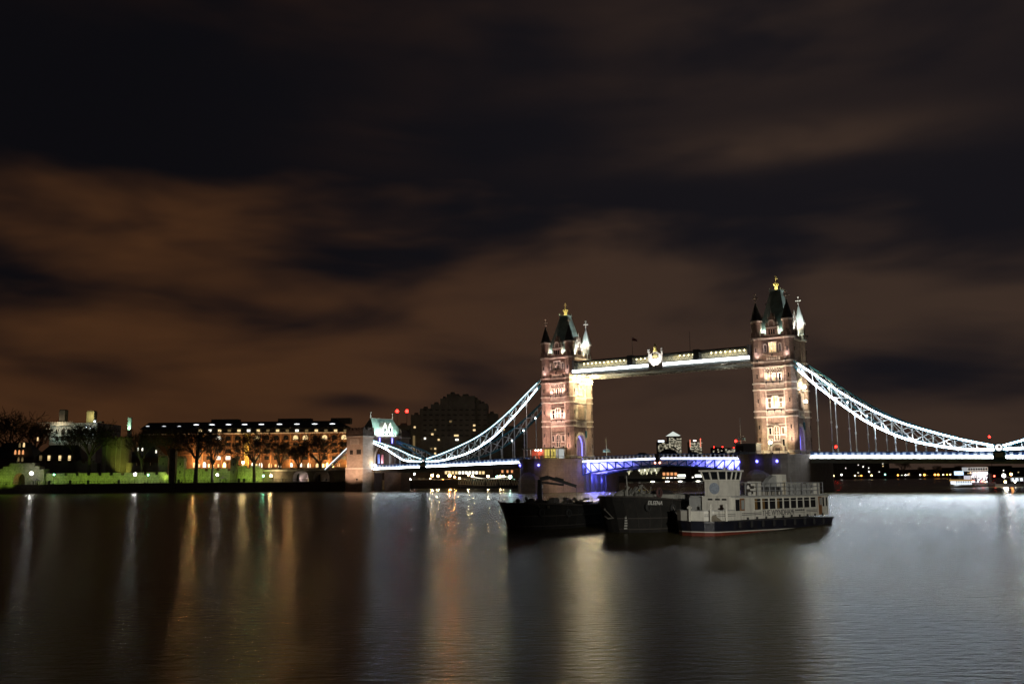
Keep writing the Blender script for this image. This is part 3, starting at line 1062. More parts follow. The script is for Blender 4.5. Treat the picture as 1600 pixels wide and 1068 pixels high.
# upper walkways --------------------------------------------------------
for y0, lab in ((-8.0, 'upper walkway on the river-facing side, white lit strip and crest in the middle'), (4.4, 'second upper walkway behind the lit one, seen from below')):
    near = y0 < 0
    r = thing('upper_walkway', lab, 'walkway', BR(7.2, y0, 42.4), ANG)
    n = 24
    x1 = L - 14.4
    zz = lambda x: .35 * sin(pi * x / x1)
    b = MB()
    secs = [[(x, 0, .0), (x, 3.6, .0), (x, 3.6, 1.1), (x, 0, 1.1)] for x in (0, x1)]
    b.loft(secs)
    b.build('floor_girder', steelgrey, r)
    b = MB()
    for k in range(48):
        x = x1 * (k + .5) / 48
        b.box(x - .12, x + .12, -.06, 3.66, -.22, -.003)
    b.box(0, x1, -.1, .15, -.35, -.23)
    b.box(0, x1, 3.45, 3.7, -.35, -.23)
    b.build('floor_rib', M('walkway_iron', (.30, .29, .25), .55), r)
    if near:
        for a, c in ((.2, x1 / 2 - 2.6), (x1 / 2 + 2.6, x1 - .2)):
            MB().box(a, c, -.35, -.04, .9, 1.75).build('light_strip', led_walk, r)
    MB().box(0, x1, .05, 3.55, 4.7, 5.1).build('roof', M('walkway_roof', (.05, .055, .06), .6), r)
    b = MB()
    for yy in (0, 3.6):
        for k in range(40):
            a, c = x1 * k / 40, x1 * (k + 1) / 40
            b.bar((a, yy, 2.1), (c, yy, 4.5), .1)
            b.bar((a, yy, 4.5), (c, yy, 2.1), .1)
        b.bar((0, yy, 4.6), (x1, yy, 4.6), .25)
        b.bar((0, yy, 2.15), (x1, yy, 2.15), .2)
    b.build('lattice', M('lattice_paint', (.09, .10, .09), .5), r)
    for a, c in ((x1 * .335, x1 * .365), (x1 * .705, x1 * .735), (0, .9), (x1 - .9, x1)):
        MB().box(a, c, -.22, 3.8, 1.1, 5.5).build('bay_post', M('dark_bay', (.06, .065, .07), .6), r)
    if near:
        for k in list(range(2, 12)) + list(range(12, 19)) + [25, 26, 27, 28] + list(range(32, 40)):
            x = x1 * (k + .5) / 41
            if .33 < x / x1 < .37 or .7 < x / x1 < .74:
                continue
            b = MB().ball((x, 1.6, 4.05), .24, 6)
            o = b.build('walkway_lamp', E('walkway_lamp', (1, .86, .45), 26 if k > 31 else 9), r)
        MB().box(.6, x1 * .48, 2.6, 2.7, 2.2, 4.4).build('back_panel', M('cream_panel', (.5, .44, .28), .7), r)
        MB().box(x1 * .52, x1 - .6, 2.6, 2.7, 2.2, 4.4).build('back_panel', M('cream_panel'), r)
        for x in (x1 * .2, x1 * .46, x1 * .6, x1 * .88):
            point(BR(7.2 + x, y0 + 1.5, 46.2), (1, .84, .45), 45, .3, r)
        # the crest, a pale stone panel with pinnacles and a gilded top
        cx = x1 / 2
        b = MB()
        b.yprism([(cx - 2.1, .2), (cx + 2.1, .2), (cx + 2.3, 4.9), (cx + 1.4, 5.5), (cx, 5.9), (cx - 1.4, 5.5), (cx - 2.3, 4.9)], -.55, -.1)
        cr = b.build('crest', trim, r)
        for sx in (-1, 1):
            b = MB().box(cx + sx * 2.5 - .25, cx + sx * 2.5 + .25, -.7, -.1, .2, 5.9)
            b.box(cx + sx * 2.5 - .4, cx + sx * 2.5 + .4, -.8, 0, 5.9, 6.2)
            b.ball((cx + sx * 2.5, -.4, 6.9), .5, 8)
            b.build('pinnacle', trim, cr)
        b = MB().yprism(arch(cx - 1.1, cx + 1.1, 3.8, 4.2, .9, 5), -.72, -.56)
        for k in range(-2, 3):
            b.ball((cx + k * .42, -.65, 3.6 - abs(k) * .12), .2, 6)
        b.build('emblem', M('crest_gilt', (.35, .28, .12), .5), cr)
        b = MB().lathe([(.9, 0), (.75, .5), (.45, .9), (.6, 1.3), (.35, 1.8), (.2, 2.2), (.4, 2.5), (.1, 3.0)], (cx, -.35, 5.85), 10)
        b.build('gilded_top', gold, cr)
        flood(r, BR(7.2 + cx - .8, y0 - 2.2, 43.2), BR(7.2 + cx, y0 - .4, 46.4), (.95, 1, 1), 2600, 110, .2)
        flood(r, BR(7.2 + cx + .8, y0 - 2.2, 43.2), BR(7.2 + cx, y0 - .4, 48), (.98, 1, 1), 1900, 100, .2)
        flood(r, BR(7.2 + cx, y0 - 2.6, 47.4), BR(7.2 + cx, y0 - .3, 50.2), (1, .93, .6), 600, 60, .2)
# spill from the far tower's bright lamps along the walkway undersides
point(BR(20, 0, 39.5), (1, .95, .72), 1200, .5)
point(BR(62, 1, 39.5), (1, .95, .78), 700, .5)

# flags over the walkway
for s_, lab, fl in ((31, 'thin flagpole with a dark flag on the walkway near the far tower', True), (53.0, 'bare thin flagpole on the walkway roof right of the crest', False)):
    t = thing('flagpole', lab, 'flagpole', BR(s_, -6, 47.5), ANG)
    MB().tube((0, 0, 0), (0, 0, 7.2), .09, .05, 6).build('pole', M('pole_grey', (.12, .11, .11), .5), t)
    if fl:
        b = MB()
        secs = []
        for k in range(7):
            x = k * .33
            w = .12 * sin(k * 1.3)
            secs.append([(x, w - .02, 5.9 - .09 * k), (x, w + .02, 5.9 - .09 * k), (x, w + .02, 7.1 - .16 * k), (x, w - .02, 7.1 - .16 * k)])
        b.loft(secs).build('flag', M('flag_cloth', (.10, .03, .03), .9), t)


# bascules --------------------------------------------------------------
def bascule(sg, label):
    s0 = 10.9 if sg > 0 else L - 10.9
    r = thing('bascule_leaf', label, 'bascule', BR(s0, 0, 0), ANG)
    ln = 30.0
    top = lambda x: 10.55 + .55 * (x / ln)
    bot = lambda x: 5.9 + 3.4 * (min(x, ln) / ln)**.62
    n = 9
    for y in (-8.2, 8.2):
        b = MB()
        for k in range(n):
            a, c = ln * k / n, ln * (k + 1) / n
            if top(a) - bot(a) > 1.6:
                b.bar((sg * a, y, bot(a)), (sg * a, y, top(a)), .34)
                b.bar((sg * a, y, top(a)), (sg * c, y, bot(c)), .34)
            b.bar((sg * a, y, bot(a)), (sg * c, y, bot(c)), .45, .5)
            b.bar((sg * a, y, top(a)), (sg * c, y, top(c)), .45, .5)
        b.build('truss', bluepaint, r)
    b = MB()
    secs = [[(sg * x, -8.0, top(x) - .2), (sg * x, 8.0, top(x) - .2), (sg * x, 8.0, top(x) + .25), (sg * x, -8.0, top(x) + .25)] for x in (0, ln / 2, ln - .15)]
    b.loft(secs).build('road', asphalt, r)
    # inner web plates that take the blue light, floor ribs
    b = MB()
    for yy in (-5.2, 5.2):
        secs = [[(sg * x, yy, bot(x) + .2), (sg * x, yy + .2, bot(x) + .2), (sg * x, yy + .2, top(x) - .21), (sg * x, yy, top(x) - .21)] for x in [ln * k / 8 for k in range(9)]]
        b.loft(secs)
    b.build('web_plate', M('web_white', (.7, .72, .8), .5), r)
    b = MB()
    for k in range(14):
        x = ln * (k + .5) / 14
        b.box(sg * x - .18, sg * x + .18, -7.9, 7.9, bot(x) + .1, bot(x) + .4)
    b.build('cross_rib', M('web_white'), r)
    b = MB()
    secs = [[(sg * x, -8.75, top(x) + .0), (sg * x, -8.46, top(x) + .0), (sg * x, -8.46, top(x) + .5), (sg * x, -8.75, top(x) + .5)] for x in (.2, ln * .5, ln - .9)]
    b.loft(secs).build('light_strip', led_dim, r)
    x = .4
    o = None
    while x < ln - .4:
        if o is None:
            o = MB().box(-.28, .28, -8.4, -8.25, .7, 1.7).build('parapet_panel', M('parapet_grey', (.35, .36, .38), .5), r)
        else:
            o = o.copy()
            C.objects.link(o)
        o.location = (sg * x, 0, top(x))
        x += 1.55
    b = MB()
    for y in (-8.3, 8.3):
        b.bar((0, y, top(0) + 1.8), (sg * ln, y, top(ln) + 1.8), .22)
        b.bar((0, y, top(0) + .62), (sg * ln, y, top(ln) + .62), .2)
    b.build('handrail', bluepaint, r)
    hi = BLUE_W[sg > 0]
    for x, w in ((1.6, 1.), (5, .9), (9, .55), (13, .3), (17.5, .14)):
        point(BR(s0 + sg * x, -6.6, top(x) - 1.4), (.20, .20, 1), hi * w, .25, r)
        point(BR(s0 + sg * x, 1, bot(x) + 1.0), (.22, .2, 1), hi * w * .8, .25, r)
    # signal lamps at the meeting end
    if sg > 0:
        b = MB()
        b.box(ln - .9, ln + .6, -9.2, -8.5, 10.1, 12.9)
        s_ = b.build('signal_box', dark, r)
        for x in (ln - 1.0, ln + .75):
            MB().ball((x, -9.1, 9.9), .34, 8).build('signal_lamp', E('signal_red', (1, .35, .2), 9), s_)
    return r


BLUE_W = {True: 1500, False: 1500}
bascule(1, 'bascule leaf on the far tower side, blue lit truss above the barge crane')
bascule(-1, 'bascule leaf on the near tower side, blue white truss over the wheelhouse')
point(BR(11.8, -2, 5.0), (.12, .12, 1), 900, .4, pierN)
point(BR(11.8, 5, 4.0), (.12, .12, 1), 500, .4, pierN)
spot(BR(30, -34, 4.5), BR(8, -14, 6), (1, .70, .48), 19000, 62, .8, 1.0)  # added warm spot over open water to brighten the far pier

# north approach tower --------------------------------------------------
r = thing('approach_tower', 'small approach tower with green lit hipped roof at the far bridge end', 'tower', BR(-95.3, 0, 0), ANG)
ab = M('abutment_stone', (.42, .33, .27), .85, var=.3, scale=.5, brick=(1.2, .5, .03))
for y0, y1, nm in ((-14.8, -8.4, 'river_turret'), (9.6, 15, 'inner_turret')):
    b = MB().box(-4.9, 4.9, y0 - .3, y1 + .3, -2, 9.4)
    b.box(-4.6, 4.6, y0, y1, 9.4, 22.6)
    t = b.build('turret', ab, r)
    b = MB()
    b.box(-4.95, 4.95, y0 - .35, y1 + .35, 9.4, 9.9)
    b.box(-5, 5, y0 - .4, y1 + .4, 22.6, 23.2)
    b.build('string_course', trim, t)
    b = MB().box(-4.8, 4.8, y0 - .2, y1 + .2, 23.2, 25.6)
    for k in range(5):
        x = -4.8 + k * 2.1
        for yy in (y0 - .2, y1 - .2):
            b.box(x, x + 1.2, yy, yy + .4, 25.6, 26.7)
    for k in range(3):
        y = y0 + k * 2.2
        for xx in (-4.8, 4.4):
            b.box(xx, xx + .4, y + .4, y + 1.5, 25.6, 26.7)
    b.build('battlement', M('dark_abutment', (.16, .12, .10), .9, var=.3), t)
    b = MB()
    for k in range(7):
        b.box(-2.6 + k * .78, -2.2 + k * .78, y0 - .2, y0 - .003, 19.6, 22)
    b.build('panel', trim, t)
    b = MB()
    b.box(-2.6, -1, y0 - .12, y0 - .003, 15.5, 17.2)
    b.box(1.2, 3.6, y0 - .12, y0 - .003, 15.5, 17.4)
    b.build('window', M('dark_slot', (.03, .025, .02), .9), t)
# wall over the road arch
b = MB().xprism([(-8.4, 9.4)] + arch(-6.2, 6.2, 9.4, 13.5, 1.05) + [(9.6, 9.4), (9.6, 23.5), (-8.4, 23.5)], -4, 3.6)
b.build('arch_wall', ab, r)
ro, ri = arch(-7.0, 7.0, 9.5, 13.6, 1.05), arch(-6.2, 6.2, 9.5, 13.5, 1.05)
MB().xprism(ro + ri[::-1], 3.6, 4.0).build('arch_ring', trim, r)
MB().box(3.6, 4.2, -8.4, 9.6, 23.0, 23.9).build('cornice', trim, r)
b = MB()
b.box(-4.4, 3.4, -8.2, 12.4, 23.9, 24.9)
b.loft([[(-4.6, -8.8, 24.9), (4.2, -8.8, 24.9), (4.2, 13.2, 24.9), (-4.6, 13.2, 24.9)], [(-2.6, -6.4, 27.5), (2.2, -6.4, 27.5), (2.2, 10.2, 27.5), (-2.6, 10.2, 27.5)], [(-.4, -5.2, 31), (.2, -5.2, 31), (.2, 8.8, 31), (-.4, 8.8, 31)]])
rf = b.build('roof', copper, r)
b = MB()
for y in (-5.2, 8.8):
    b.tube((-.1, y, 30.8), (-.1, y, 33.4), .35, .12, 6)
    b.ball((-.1, y, 33.5), .35, 8)
    b.ball((-.1, y, 32.2), .4, 8)
b.bar((-.1, -5.2, 31.1), (-.1, 8.8, 31.1), .3)
b.build('roof_finial', trim, rf)
for y in (-1, 2.4):
    b = MB().xprism([(y - 1.2, 24.9), (y - 1.2, 27.2), (y, 29.4), (y + 1.2, 27.2), (y + 1.2, 24.9)], 2, 4.5)
    g = b.build('dormer', trim, rf)
    MB().box(4.5, 4.56, y - .6, y + .6, 25.2, 27).build('dormer_window', glassd, g)
for y in (-5, -2.6, .7, 4.6):
    flood(r, BR(-87.6, y, 24.2), BR(-94, y, 28), (.8, 1, .95), 4200, 110, .2)
for y in (-3.4, 4.6):
    MB().box(3.62, 3.8, y - .2, y + .2, 20.5, 22.6).build('blue_light', led_blue, r)
point(BR(-89.4, -3, 12), (.8, .8, 1), 500, .4, r)
flood(r, BR(-100, -26, 5.2), BR(-96, -14, 12), (1, .62, .42), 9500, 80, .4)
flood(r, BR(-86, -23, 5.2), BR(-92, -12, 12), (1, .66, .42), 7000, 80, .4)
point(BR(-89.2, -9.6, 12.2), (1, .85, .55), 300, .3, r)
b = MB().ball((5.9, -8.8, 10.9), .5, 8)
b.build('lamp', lampw, r)
# banner flags in the arch
for y, cm in ((-4.6, (.2, .3, .8)), (-2.4, (.7, .25, .25)), (2.6, (.7, .6, .5))):
    b = MB().box(4.3, 4.36, y - .7, y + .7, 11.6, 15.6)
    b.build('banner', M('banner%d' % int(y * 10), cm, .8), r)
# anchor tie west of it, running down to the ground
t = thing('anchor_tie', 'lit white tie bar slanting down from the approach tower to the quay', 'bridge tie', BR(-99.9, -10.5, 0), ANG)
b = MB()
b.bar((-.3, 0, 20.6), (-17, 0, 9.2), .6, .5)
b.bar((-.3, 0, 19.4), (-15.6, 0, 8.9), .6, .5)
for k in range(7):
    f = k / 6
    b.bar((-.3 - 16.0 * f, 0, 20.4 - 11 * f), (-.3 - 15 * min(1, f + .05), 0, 19.2 - 10.2 * min(1, f + .05)), .2)
b.build('bar', whitepaint, t)
b = MB().bar((-.4, -.36, 20.7), (-16.8, -.36, 9.5), .1, .35)
b.build('light_strip', E('tie_led', (.85, .95, 1), 1.6), t)
# approach viaduct behind the quay
r = thing('approach_viaduct', 'dark arched approach viaduct beside the far bridge tower end', 'viaduct', BR(-100.4, 0, 0), ANG)
b = MB()
out = [(0, 0)]
for k in range(3):
    x = -3 - k * 13
    out += [(xx, zz) for xx, zz in arch(x - 10, x, 3.9, 6.0, .7, 5)[::-1]]
out += [(-60, 3.9), (-60, 8.9), (0, 8.9)]
b.yprism(out, -8.2, 8.2)
b.build('wall', M('viaduct_stone', (.22, .18, .15), .9, var=.3, brick=(1., .4, .04)), r)
b = MB()
b.box(-60, 0, -8.5, -8.2, 9.0, 9.9)
b.build('parapet', trim, r)


# ------------------------------------------------------------------ pier furniture
def P_BR(s, y, z):
    return BR(s, y, z)


r = thing('pier_kiosk', 'low lit kiosk with canopy, red and yellow panels, on the far pier', 'kiosk', BR(0, -16.5, 11.8), ANG)
b = MB().box(-8.6, 7.2, -2.2, 4.0, 3.6, 3.95)
b.build('canopy', M('canopy_grey', (.14, .14, .10), .7), r)
b = MB()
for x in (-7.9, -5.0, -2.2, .4, 3.6, 6.4):
    b.box(x - .12, x + .12, -1.9, -1.66, 0, 3.6)
b.build('post', M('post_pale', (.5, .42, .38), .6), r)
MB().box(.6, 5.4, -1.2, 2.5, .2, 3.5).build('yellow_room', E('yellow_room', (1, .78, .18), .75), r)
MB().box(5.45, 6.6, -1.2, 2.5, .2, 3.5).build('white_panel', E('pale_panel', (.8, .85, .8), .5), r)
b = MB()
b.box(3.0, 3.5, -1.3, -1.21, 1.0, 2.8)
b.box(4.4, 4.8, -1.3, -1.21, .8, 2.6)
b.build('poster', M('poster_ink', (.03, .03, .02), .7), r)
b = MB()
for x in (.6, 1.8, 2.9, 4.1, 5.4, 6.6):
    b.box(x - .07, x + .07, -1.32, -1.21, .2, 3.5)
b.box(.6, 6.6, -1.32, -1.21, 1.1, 1.2)
b.box(.6, 6.6, -1.32, -1.21, .2, .5)
b.build('mullion', M('mullion_brown', (.08, .06, .03), .7), r)
MB().box(-6.0, .3, .6, 2.5, .2, 3.4).build('red_panel', M('red_panel', (.55, .10, .06), .6), r)
for x in (-3.6, -2.4, -1.2):
    MB().ball((x, -.6, 3.25), .26, 6).build('ceiling_lamp', E('kiosk_lamp', (1, .85, .7), 12), r)
    point(BR(x, -17.6, 14.6), (1, .72, .55), 90, .2, r)
b = MB().box(-3.9, -3.0, -1.9, -1.3, .1, 1.3)
b.box(-.9, .1, -1.9, -1.3, .1, 1.3)
b.build('white_box', M('white_boxes', (.7, .72, .8), .6), r)

r = thing('control_cabin', 'dark control cabin with flat roof on the near pier edge', 'cabin', BR(L - 7.6, -13.5, 11.8), ANG)
MB().box(-3.2, 3.6, -2.0, 2.4, 0, 3.3).build('wall', M('cabin_dark', (.05, .05, .06), .7), r)
MB().box(-3.6, 4.0, -2.4, 2.8, 3.3, 3.6).build('roof', M('cabin_roof', (.07, .07, .08), .7), r)
b = MB().box(-3.0, -.6, -2.06, -2.003, .9, 2.9)
b.build('window', glassd, r)
b = MB()
b.box(-3.5, 3.6, -2.9, -2.75, -.05, .9)
b.build('guard_rail', M('rail_blue', (.12, .16, .22), .6), r)
for s_, y_, lab, hh in ((L - 10.6, -11, 'slim signal mast beside the dark control cabin on the near pier', 12.2), (11.5, 9, 'signal mast with a lit yard beside the far pier bascule', 9.5)):
    r = thing('signal_mast', lab, 'mast', BR(s_, y_, 10.8 if s_ < 20 else 11.8), ANG)
    b = MB().tube((0, 0, 0), (0, 0, hh), .14, .06, 6)
    b.bar((-1.6, 0, hh * .38), (1.6, 0, hh * .38), .16)
    b.bar((-1.1, 0, hh * .5), (1.1, 0, hh * .5), .12)
    b.build('pole', M('mast_grey', (.35, .35, .33), .5), r)
    b = MB().box(-1.3, -.5, -.4, .4, hh * .4, hh * .4 + .7)
    b.box(.6, 1.3, -.4, .4, hh * .4, hh * .4 + .6)
    b.build('signal_box', M('signal_teal', (.18, .3, .33), .5), r)
    if s_ < 20:
        point(BR(s_, y_ - 1.5, 15), (.8, 1, 1), 120, .2, r)
    else:
        MB().ball((-1.6, -.3, 4.6), .4, 8).build('beacon', lampr, r)


# ------------------------------------------------------------------ boats
def text(body, size, parent, mat, loc, rot, name='lettering', sx=1., shear=0., ext=.01):
    cu = bpy.data.curves.new(name, 'FONT')
    cu.body = body
    cu.size = size
    cu.extrude = ext
    cu.shear = shear
    cu.align_x = 'LEFT'
    o = bpy.data.objects.new(name, cu)
    C.objects.link(o)
    cu.materials.append(mat)
    o.parent = parent
    o.location = loc
    o.rotation_euler = rot
    o.scale = (sx, 1, 1)
    C.objects.unlink(o)
    me = bpy.data.meshes.new_from_object(o)
    q = bpy.data.objects.new(name, me)
    if not me.materials:
        me.materials.append(mat)
    C.objects.link(q)
    q.parent, q.location, q.rotation_euler, q.scale = parent, loc, rot, (sx, 1, 1)
    bpy.data.objects.remove(o)
    return q


bwhite = M('boat_cream_paint', (.64, .63, .56), .5, var=.1, scale=1.2, dirt=.35)
bgrey = M('boat_grey_paint', (.34, .35, .34), .5, var=.12, scale=1.5)
navy = M('navy_hull', (.008, .0095, .018), .45, var=.4, scale=.9, dirt=.3)
redp = M('red_antifouling', (.14, .022, .010), .7, var=.25, scale=1)
rail_m = M('rail_grey', (.30, .31, .32), .5)
WA = radians(47.7)
WY = thing('passenger_boat', 'cream and navy passenger boat with wheelhouse and a row of saloon windows, moored', 'boat', (20.9, 96.9, 0), WA, ry=.0135)
Wd = lambda x: 1.52 - .009 * x          # top of the navy hull
BEAM = 5.4
outl = [(28.3, 0), (20, -.05), (10, -.05), (4, 0), (1.4, .12), (.35, .45), (-.25, 1.3), (-.6, 2.7), (-.25, 4.1), (.5, 5.0), (2, 5.35), (8, BEAM + .05), (20, BEAM + .05), (28.3, BEAM)]
cx_, cy_ = 14, 2.7


def ring(k, z, aft=0.):
    out = []
    for x, y in outl:
        xx = cx_ + (x - cx_) * (1 - (1 - k) * .25) + (aft if x > 28 else 0)
        out.append((xx, cy_ + (y - cy_) * k, z if not callable(z) else z(x)))
    return out


b = MB().loft([ring(.95, -.6), ring(.965, lambda x: .36 - .012 * x)])
b.build('boot_top', redp, WY)
b = MB().loft([ring(.967, lambda x: .364 - .012 * x), ring(.972, lambda x: .46 - .012 * x)])
b.build('white_line', M('hull_white', (.6, .58, .52), .6), WY)
b = MB().loft([ring(.966, lambda x: .464 - .012 * x), ring(1.0, lambda x: Wd(x) - .2, .3), ring(1.03, lambda x: Wd(x) - .19, .5), ring(1.03, lambda x: Wd(x) - .03, .5)])
b.build('hull', navy, WY)
MB().loft([ring(1.0, lambda x: Wd(x) - .028, .4), ring(.99, Wd, .3)]).build('deck', M('deck_grey', (.12, .12, .11), .8), WY)
# bulwark at the bow and side plating below the saloon
fwd = [p for p in outl if p[0] < 5]
b = MB()
fw2 = [(x, y) for x, y in outl[3:11]]
inn = [(cx_ + (x - cx_) * .994, cy_ + (y - cy_) * .95) for x, y in fw2]
b.prism(fw2 + inn[::-1], 1.54, 2.55)
bul = b.build('bulwark', bwhite, WY)
b = MB().prism([(x, y) for x, y in [(cx_ + (x - cx_) * 1.004, cy_ + (y - cy_) * 1.015) for x, y in fw2]] + inn[::-1], 2.554, 2.64)
b.build('bulwark_rail', bgrey, bul)
b = MB()
for x, y in ((-.15, .55), (-.75, 2.7), (1.9, -.12)):
    b.tube((x, y, 1.5), (x, y, 3.1 if y > 2 else 3.3), .13, .13, 8)
    b.bar((x - .35, y, 2.9), (x + .35, y, 2.9), .16)
b.build('mooring_post', bwhite, bul)
b = MB()
for z in (2.02, 2.2):
    for (xa, ya), (xb, yb) in zip(fw2[:4], fw2[1:4]):
        b.bar((xa, ya - .02, z), (xb, yb - .02, z), .02, .05)
b.build('painted_line', M('line_black', (.03, .03, .035), .6), bul)
b = MB().loft([[(-.3 + .1 * k, .6 - .25 * k, 1.55), (.3 + .3 * k, .0 - .1 * k, 1.55), (.2 + .1 * k, .1, 2.2 - .2 * k), (-.2, .5, 2.1)] for k in range(3)])
b.build('fender', M('rope_fender', (.18, .16, .12), .95), bul)
# saloon
b = MB().box(4.1, 27.6, .06, BEAM - .06, 1.53, 3.92)
sal = b.build('saloon', bwhite, WY)
MB().box(4.0, 28.2, -.12, BEAM + .12, 3.925, 4.06).build('saloon_roof', bgrey, sal)
cur = M('saloon_curtain', (.16, .09, .02), .8)
for k in range(9):
    x = 8.35 + k * 1.76
    b = MB()
    b.box(x, x + 1.42, .02, .058, 2.55, 3.72)
    w_ = b.build('window', glassd, sal)
    b = MB()
    b.box(x, x + 1.42, -.0, .018, 3.42, 3.47)
    b.box(x - .06, x, -.0, .05, 2.5, 3.78)
    b.box(x + 1.42, x + 1.48, -.0, .05, 2.5, 3.78)
    b.box(x - .06, x + 1.48, -.02, .05, 2.44, 2.5)
    b.build('window_frame', bwhite, w_)
    if k in (0, 1, 3):
        MB().box(x + .05, x + .6, .008, .018, 2.58, 3.7).build('curtain', cur, w_)
for x, w, z0, m_, nm in ((24.75, .85, 1.62, woodbrown, 'door'), (5.15, .95, 2.5, woodbrown, 'door')):
    b = MB().box(x, x + w, 0, .055, z0, 3.8)
    o = b.build(nm, m_, sal)
    MB().box(x + .22, x + w - .12, -.02, -.002, z0 + (1.15 if z0 < 2 else .15), 3.62).build('door_pane', M('door_pane', (.3, .33, .33), .3), o)
MB().box(4.2, 5.0, 0, .055, 2.5, 3.7).build('window', glassd, sal)
MB().box(25.9, 26.25, 0, .055, 2.6, 3.7).build('aft_window', glassd, sal)
MB().box(26.9, 27.2, 0, .055, 2.6, 3.7).build('aft_window', glassd, sal)
b = MB()
for z in (2.0, 2.17):
    b.box(5.5, 9.9, .035, .058, z, z + .06)
    b.box(17.4, 18.0, .035, .058, z, z + .055)
    b.box(21.3, 24.2, .035, .058, z + .02, z + .08)
for k in range(5):
    b.box(18.3 + k * .52, 18.66 + k * .52, .04, .058, 2.18, 2.36)
b.box(18.2, 20.9, .04, .058, 2.0, 2.03)
b.build('painted_line', M('line_black'), sal)
lt = text('THE WYNDHAM', .92, sal, M('letter_dark', (.05, .05, .055), .6), (10.15, .05, 1.82), (pi / 2, 0, 0), sx=1.12)
for k in range(10):
    x = 6.5 + k * 2.1
    MB().box(x, x + .14, -.16, .02, 1.5, 1.78).build('bollard', M('bollard_black', (.03, .03, .03), .6), sal)
# forward booth and wheelhouse
MB().box(3.3, 4.09, 4.0, 5.2, 1.53, 3.9).build('companionway', bgrey, WY)
b = MB().box(3.45, 6.3, .62, 3.3, 4.07, 5.66)
b.box(3.3, 4.08, .5, 3.6, 1.54, 4.05)
wh = b.build('wheelhouse', bwhite, WY)
b = MB()
for y in (.9, 1.7, 2.6):
    b.box(3.26, 3.298, y - .3, y + .25, 3.62, 3.8)
b.build('slot_window', M('slot_black', (.015, .015, .015), .7), wh)
MB().tube((3.42, 2.1, 4.88), (3.445, 2.1, 4.88), .62, .62, 24).build('roundel', M('roundel_blue', (.30, .35, .42), .6, var=.3, scale=6), wh)
b = MB()
fl = .32
b.loft([[(3.45, .62, 5.67), (6.3, .62, 5.67), (6.3, 3.3, 5.67), (3.45, 3.3, 5.67)], [(3.45 - fl, .62 - fl * .6, 6.66), (6.4, .62 - fl * .6, 6.66), (6.4, 3.3 + fl * .6, 6.66), (3.45 - fl, 3.3 + fl * .6, 6.66)]])
wg = b.build('window_band', glassd, wh)
b = MB()
P0 = lambda f, y, z: (3.43 - fl * (z - 5.67), .6 - fl * .6 * (z - 5.67) + (2.72 + fl * 1.2 * (z - 5.67)) * y, z)
for y in (0, .33, .66, 1):
    b.bar(P0(0, y, 5.68), P0(0, y, 6.64), .15)
for f in (.32, .64, 1):
    x0 = 3.43 + (6.3 - 3.43) * f
    b.bar((x0, .6, 5.68), (x0 + .05, .6 - fl * .6, 6.64), .14)
b.bar(P0(0, 0, 5.75), P0(0, 1, 5.75), .16)
b.bar((3.43, .6, 5.75), (6.3, .6, 5.75), .16)
b.build('mullion', bwhite, wg)
MB().box(2.95, 6.55, .22, 3.7, 6.665, 6.84).build('wheelhouse_roof', bwhite, wh)
b = MB().ball((3.6, .9, 7.0), .16, 8)
b.tube((5.4, 2, 6.84), (5.4, 2, 7.5), .05, .04, 6)
b.build('roof_lamp', M('lamp_housing', (.6, .6, .55), .5), wh)
# upper deck
b = MB()
for z in (4.6, 5.05, 5.5):
    b.bar((6.6, .12, z), (26.4, .12, z), .06)
    b.bar((6.6, BEAM - .12, z), (26.4, BEAM - .12, z), .06)
for k in range(15):
    x = 6.6 + k * 1.41
    for y in (.12, BEAM - .12):
        b.bar((x, y, 4.06), (x, y, 5.52), .07)
b.build('deck_railing', rail_m, WY)
b = MB().lathe([(.36, -.09), (.55, -.11), (.6, 0), (.55, .11), (.36, .09)], (0, 0, 0), 20)
b.map(lambda x, y, z: (7.35 + x, -.05 + z, 4.85 + y))
b.f = b.f[:-2]
b.build('lifebuoy', M('buoy_white', (.72, .72, .68), .6), WY)
b = MB()
for a in (.3, 2.2, 3.6, 5.2):
    x, z = .48 * cos(a), .48 * sin(a)
    b.box(7.35 + x - .17, 7.35 + x + .17, -.2, .1, 4.85 + z - .17, 4.85 + z + .17)
b.build('buoy_band', M('buoy_dark', (.04, .035, .03), .8), WY)
b = MB().box(12.4, 16.6, 1.3, 3.2, 4.061, 4.95)
b.build('deck_locker', M('locker_cream', (.5, .47, .4), .6, var=.15), WY)
b = MB().box(9.9, 11.0, .5, 1.6, 4.061, 5.62)
b.build('white_cabinet', bwhite, WY)
b = MB()
for k in range(6):
    x = 11.6 + k * .9
    b.box(x, x + .5, .7, 1.2, 4.5, 4.58)
    b.box(x, x + .06, .7, 1.2, 4.58, 5.0)
    for dx in (.03, .44):
        b.box(x + dx, x + dx + .05, .75, .8, 4.062, 4.5)
b.build('deck_seat', M('seat_dark', (.06, .06, .06), .7), WY)
b = MB()
for k in range(5):
    x = 19.0 + k * 1.15
    b.box(x, x + .12, .5, 2.2, 4.062, 5.35)
    b.box(x, x + .8, .5, .58, 4.85, 5.3)
    b.box(x, x + .8, .5, .58, 4.2, 4.6)
b.build('bench_rack', bgrey, WY)
